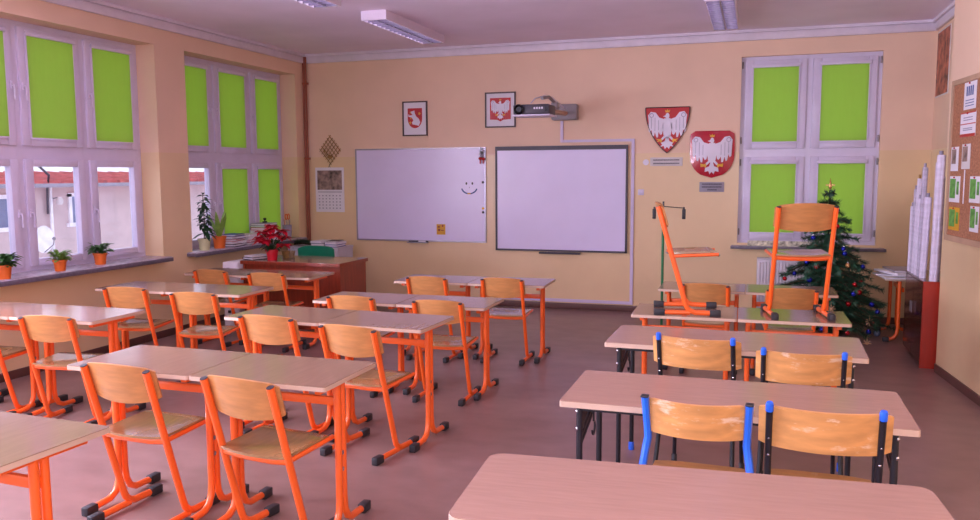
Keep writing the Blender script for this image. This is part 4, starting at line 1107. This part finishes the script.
# notice board on the pier: local x runs along the wall towards the camera, front = -y
RZ = math.atan2(-.9958, .0918)
def pier(tt, z, off=0): 
    p = Vector((1.49, 7.6)) + Vector((.0918, -.9958))*tt + Vector((-.9958, -.0918))*off
    return (p.x, p.y, z)
t = thing('cork_board', 'cork notice board in a beige frame on the right-hand pier', 'notice board', pier(.115, 1.13), RZ)
BWc, BHc = 1.5, 1.27
f = MB(); f.span((.03, -.014, .03), (BWc-.03, -.001, BHc-.03)); f.build('cork', M['cork'], t)
f = MB(); f.span((0, -.024, 0), (.045, 0, BHc)); f.span((BWc-.045, -.024, 0), (BWc, 0, BHc)); f.span((.045, -.024, 0), (BWc-.045, 0, .045)); f.span((.045, -.024, BHc-.04), (BWc-.045, 0, BHc)); f.build('frame', M['beige_frame'], t)
def note(label, t0, t1, z0, z1, m, kind, rot=0):
    o = thing('pinned_paper', label, 'pinned paper', pier((t0+t1)/2, z0, .0145), RZ, 'papers pinned to the cork board')
    w, h = t1-t0, z1-z0
    f = MB(); f.span((-w/2, -.003, 0), (w/2, 0, h)); f.build('sheet', M[m], o)
    f = MB()
    if kind == 'bars':
        for k in range(4): f.span((-w*.3+k*w*.16, -.0042, h*.5), (-w*.3+k*w*.16+w*.1, -.0025, h*.85))
        for k in range(3): f.span((-w*.35, -.0042, h*(.12+.1*k)), (w*.35, -.0025, h*(.15+.1*k)))
        f.build('printing', M['blue_paper'], o)
    elif kind == 'red':
        f.span((-w/2, -.0042, 0), (w/2, -.0025, h*.12)); f.span((-w/2, -.0042, h*.95), (w/2, -.0025, h)); f.span((-w/2, -.0042, h*.5), (w/2, -.0025, h*.54)); f.build('red_band', M['red'], o)
        f = MB()
        for zz in (.25, .32, .66, .76): f.span((-w*.3, -.0042, h*zz), (w*.3, -.0025, h*(zz+.04)))
        f.build('printing', M['grey_feather'], o)
    elif kind == 'green':
        f.span((-w*.45, -.0042, h*.15), (w*.1, -.0025, h*.9)); f.span((w*.2, -.0042, h*.3), (w*.42, -.0025, h*.8)); f.build('printing', M['green_print'], o)
    elif kind == 'photo':
        f.span((-w*.4, -.0042, h*.3), (w*.2, -.0025, h*.9)); f.build('printing', M['photo_print'], o)
    f = MB(); f.ball((0, -.010, h*.95), .007, seg=8); f.build('pin', M['red'], o)
    return o
note('white sheet with dark bars at the top of the cork board', .40, .66, 2.15, 2.355, 'paper', 'bars')
note('white sheet with red bands, below the topmost sheet on the cork board', .35, .68, 1.945, 2.13, 'paper', 'red')
note('small white photo sheet at the left edge of the cork board', .17, .34, 1.685, 1.875, 'paper', 'photo')
note('white flag-shaped sheet on a paper stick, middle of the cork board', .42, .60, 1.70, 1.89, 'paper2', 'photo')
note('white sheet with a green picture, left in the middle row of the cork board', .17, .41, 1.44, 1.645, 'paper', 'green')
note('white sheet with a green picture, right in the middle row of the cork board', .63, .85, 1.45, 1.645, 'paper', 'green')
note('yellowish sheet with a green picture, bottom left of the cork board', .19, .43, 1.22, 1.40, 'yellow', 'green')
note('white sheet with a green picture, bottom right of the cork board', .67, .85, 1.235, 1.425, 'paper', 'green')
o = single('paper_stick', 'thin white paper stick under the flag-shaped sheet on the cork board', 'paper strip', MB().span((-.008, -.003, 0), (.008, 0, .26)), M['paper'], pier(.5, 1.435, .0145), RZ)

t = thing('wall_poster', 'narrow red-brown patterned poster high on the wall behind the pier', 'poster', (XR, 9.52, 2.455), -PI/2)
f = MB(); f.span((-.30, -.006, 0), (.30, 0, .68)); f.build('sheet', M['paper2'], t); f = MB(); f.span((-.285, -.0075, .015), (.285, -.005, .665)); f.build('picture', M['poster_print'], t)

# ------------------------------------------------------------------ ceiling lights
def ceiling_light(label, x, y0, y1, w=.27):
    L = y1-y0
    t = thing('ceiling_light', label, 'ceiling light', (x, (y0+y1)/2, HC), 0, 'fluorescent ceiling lights')
    f = MB(); f.span((-w/2, -L/2, -.022), (w/2, L/2, 0)); f.span((-w/2, -L/2, -.09), (-w/2+.012, L/2, -.022)); f.span((w/2-.012, -L/2, -.09), (w/2, L/2, -.022))
    f.span((-w/2+.012, -L/2, -.09), (w/2-.012, -L/2+.03, -.022)); f.span((-w/2+.012, L/2-.03, -.09), (w/2-.012, L/2, -.022)); f.build('housing', M['lamp_body'], t)
    for s in (-1, 1):
        f = MB(); f.tube([(s*w*.22, -L/2+.04, -.045), (s*w*.22, L/2-.04, -.045)], .012, 10); f.build('tube', M['tube'], t)
    f = MB(); n = 15
    f.span((-.006, -L/2+.03, -.088), (.006, L/2-.03, -.055))
    for k in range(n+1):
        y = -L/2+.03+(L-.06)*k/n; f.span((-w/2+.012, y-.006, -.089), (w/2-.012, y+.006, -.058))
    f.build('louvre', M['louvre'], t)
ceiling_light('long louvred ceiling light above the whiteboard', -3.61, 7.47, 9.05)
ceiling_light('louvred ceiling light at the top edge, left of the other two', -3.74, 5.3, 6.80)
ceiling_light('louvred ceiling light at the top edge, right, in front of the back window', -.345, 7.65, 9.25)

# ------------------------------------------------------------------ light
wd = bpy.data.worlds.new('daylight'); SC.world = wd; wd.use_nodes = True
bg = wd.node_tree.nodes['Background']; bg.inputs['Color'].default_value = (.90, .875, 1.12, 1); bg.inputs['Strength'].default_value = WORLD_STRENGTH
def area(name, loc, rot, sx, sy, power, color):
    l = bpy.data.lights.new(name, 'AREA'); l.shape = 'RECTANGLE'; l.size = sx; l.size_y = sy; l.energy = power; l.color = color
    o = bpy.data.objects.new(name, l); COL.objects.link(o); o.location = loc; o.rotation_euler = rot; return o
# daylight through the two windows beside and behind the camera
for k, h in enumerate(LH[1:3]):
    area('window_daylight', (XL-.30, (h[0]+h[1])/2, 1.92), (0, -PI/2, 0), 2.1, h[1]-h[0], WINDOW_POWER, (.93, .90, 1.12))
fl = bpy.data.lights.new('camera_flash', 'POINT'); fl.energy = FLASH_POWER; fl.shadow_soft_size = .07; fl.color = (1, .94, .96)
fo = bpy.data.objects.new('camera_flash', fl); COL.objects.link(fo); fo.location = (.04, -.05, 1.83)

# ------------------------------------------------------------------ camera
cam = bpy.data.cameras.new('camera'); co = bpy.data.objects.new('camera', cam); COL.objects.link(co)
yaw, pitch, roll = .313450729, .104685197, -.00470532832
cy, sy, cp, sp, cr, sr = math.cos(yaw), math.sin(yaw), math.cos(pitch), math.sin(pitch), math.cos(roll), math.sin(roll)
fwd = Vector((-sy*cp, cy*cp, -sp)); rt = Vector((cy, sy, 0)); upv = rt.cross(fwd)
r2_ = rt*cr+upv*sr; u2_ = -rt*sr+upv*cr
mw = Matrix((r2_, u2_, -fwd)).transposed().to_4x4(); mw.translation = Vector((0, 0, 1.67808096)); co.matrix_world = mw
cam.sensor_width = 36; cam.lens = 816.989615/980*36; cam.clip_start = .05; cam.clip_end = 200
SC.camera = co
SC.view_settings.view_transform = 'Standard'; SC.view_settings.look = 'None'; SC.view_settings.exposure = EXPOSURE; SC.view_settings.gamma = 1
SC.view_settings.use_curve_mapping = False
SC.cycles.use_denoising = True
SC.cycles.max_bounces = 8; SC.cycles.diffuse_bounces = 5
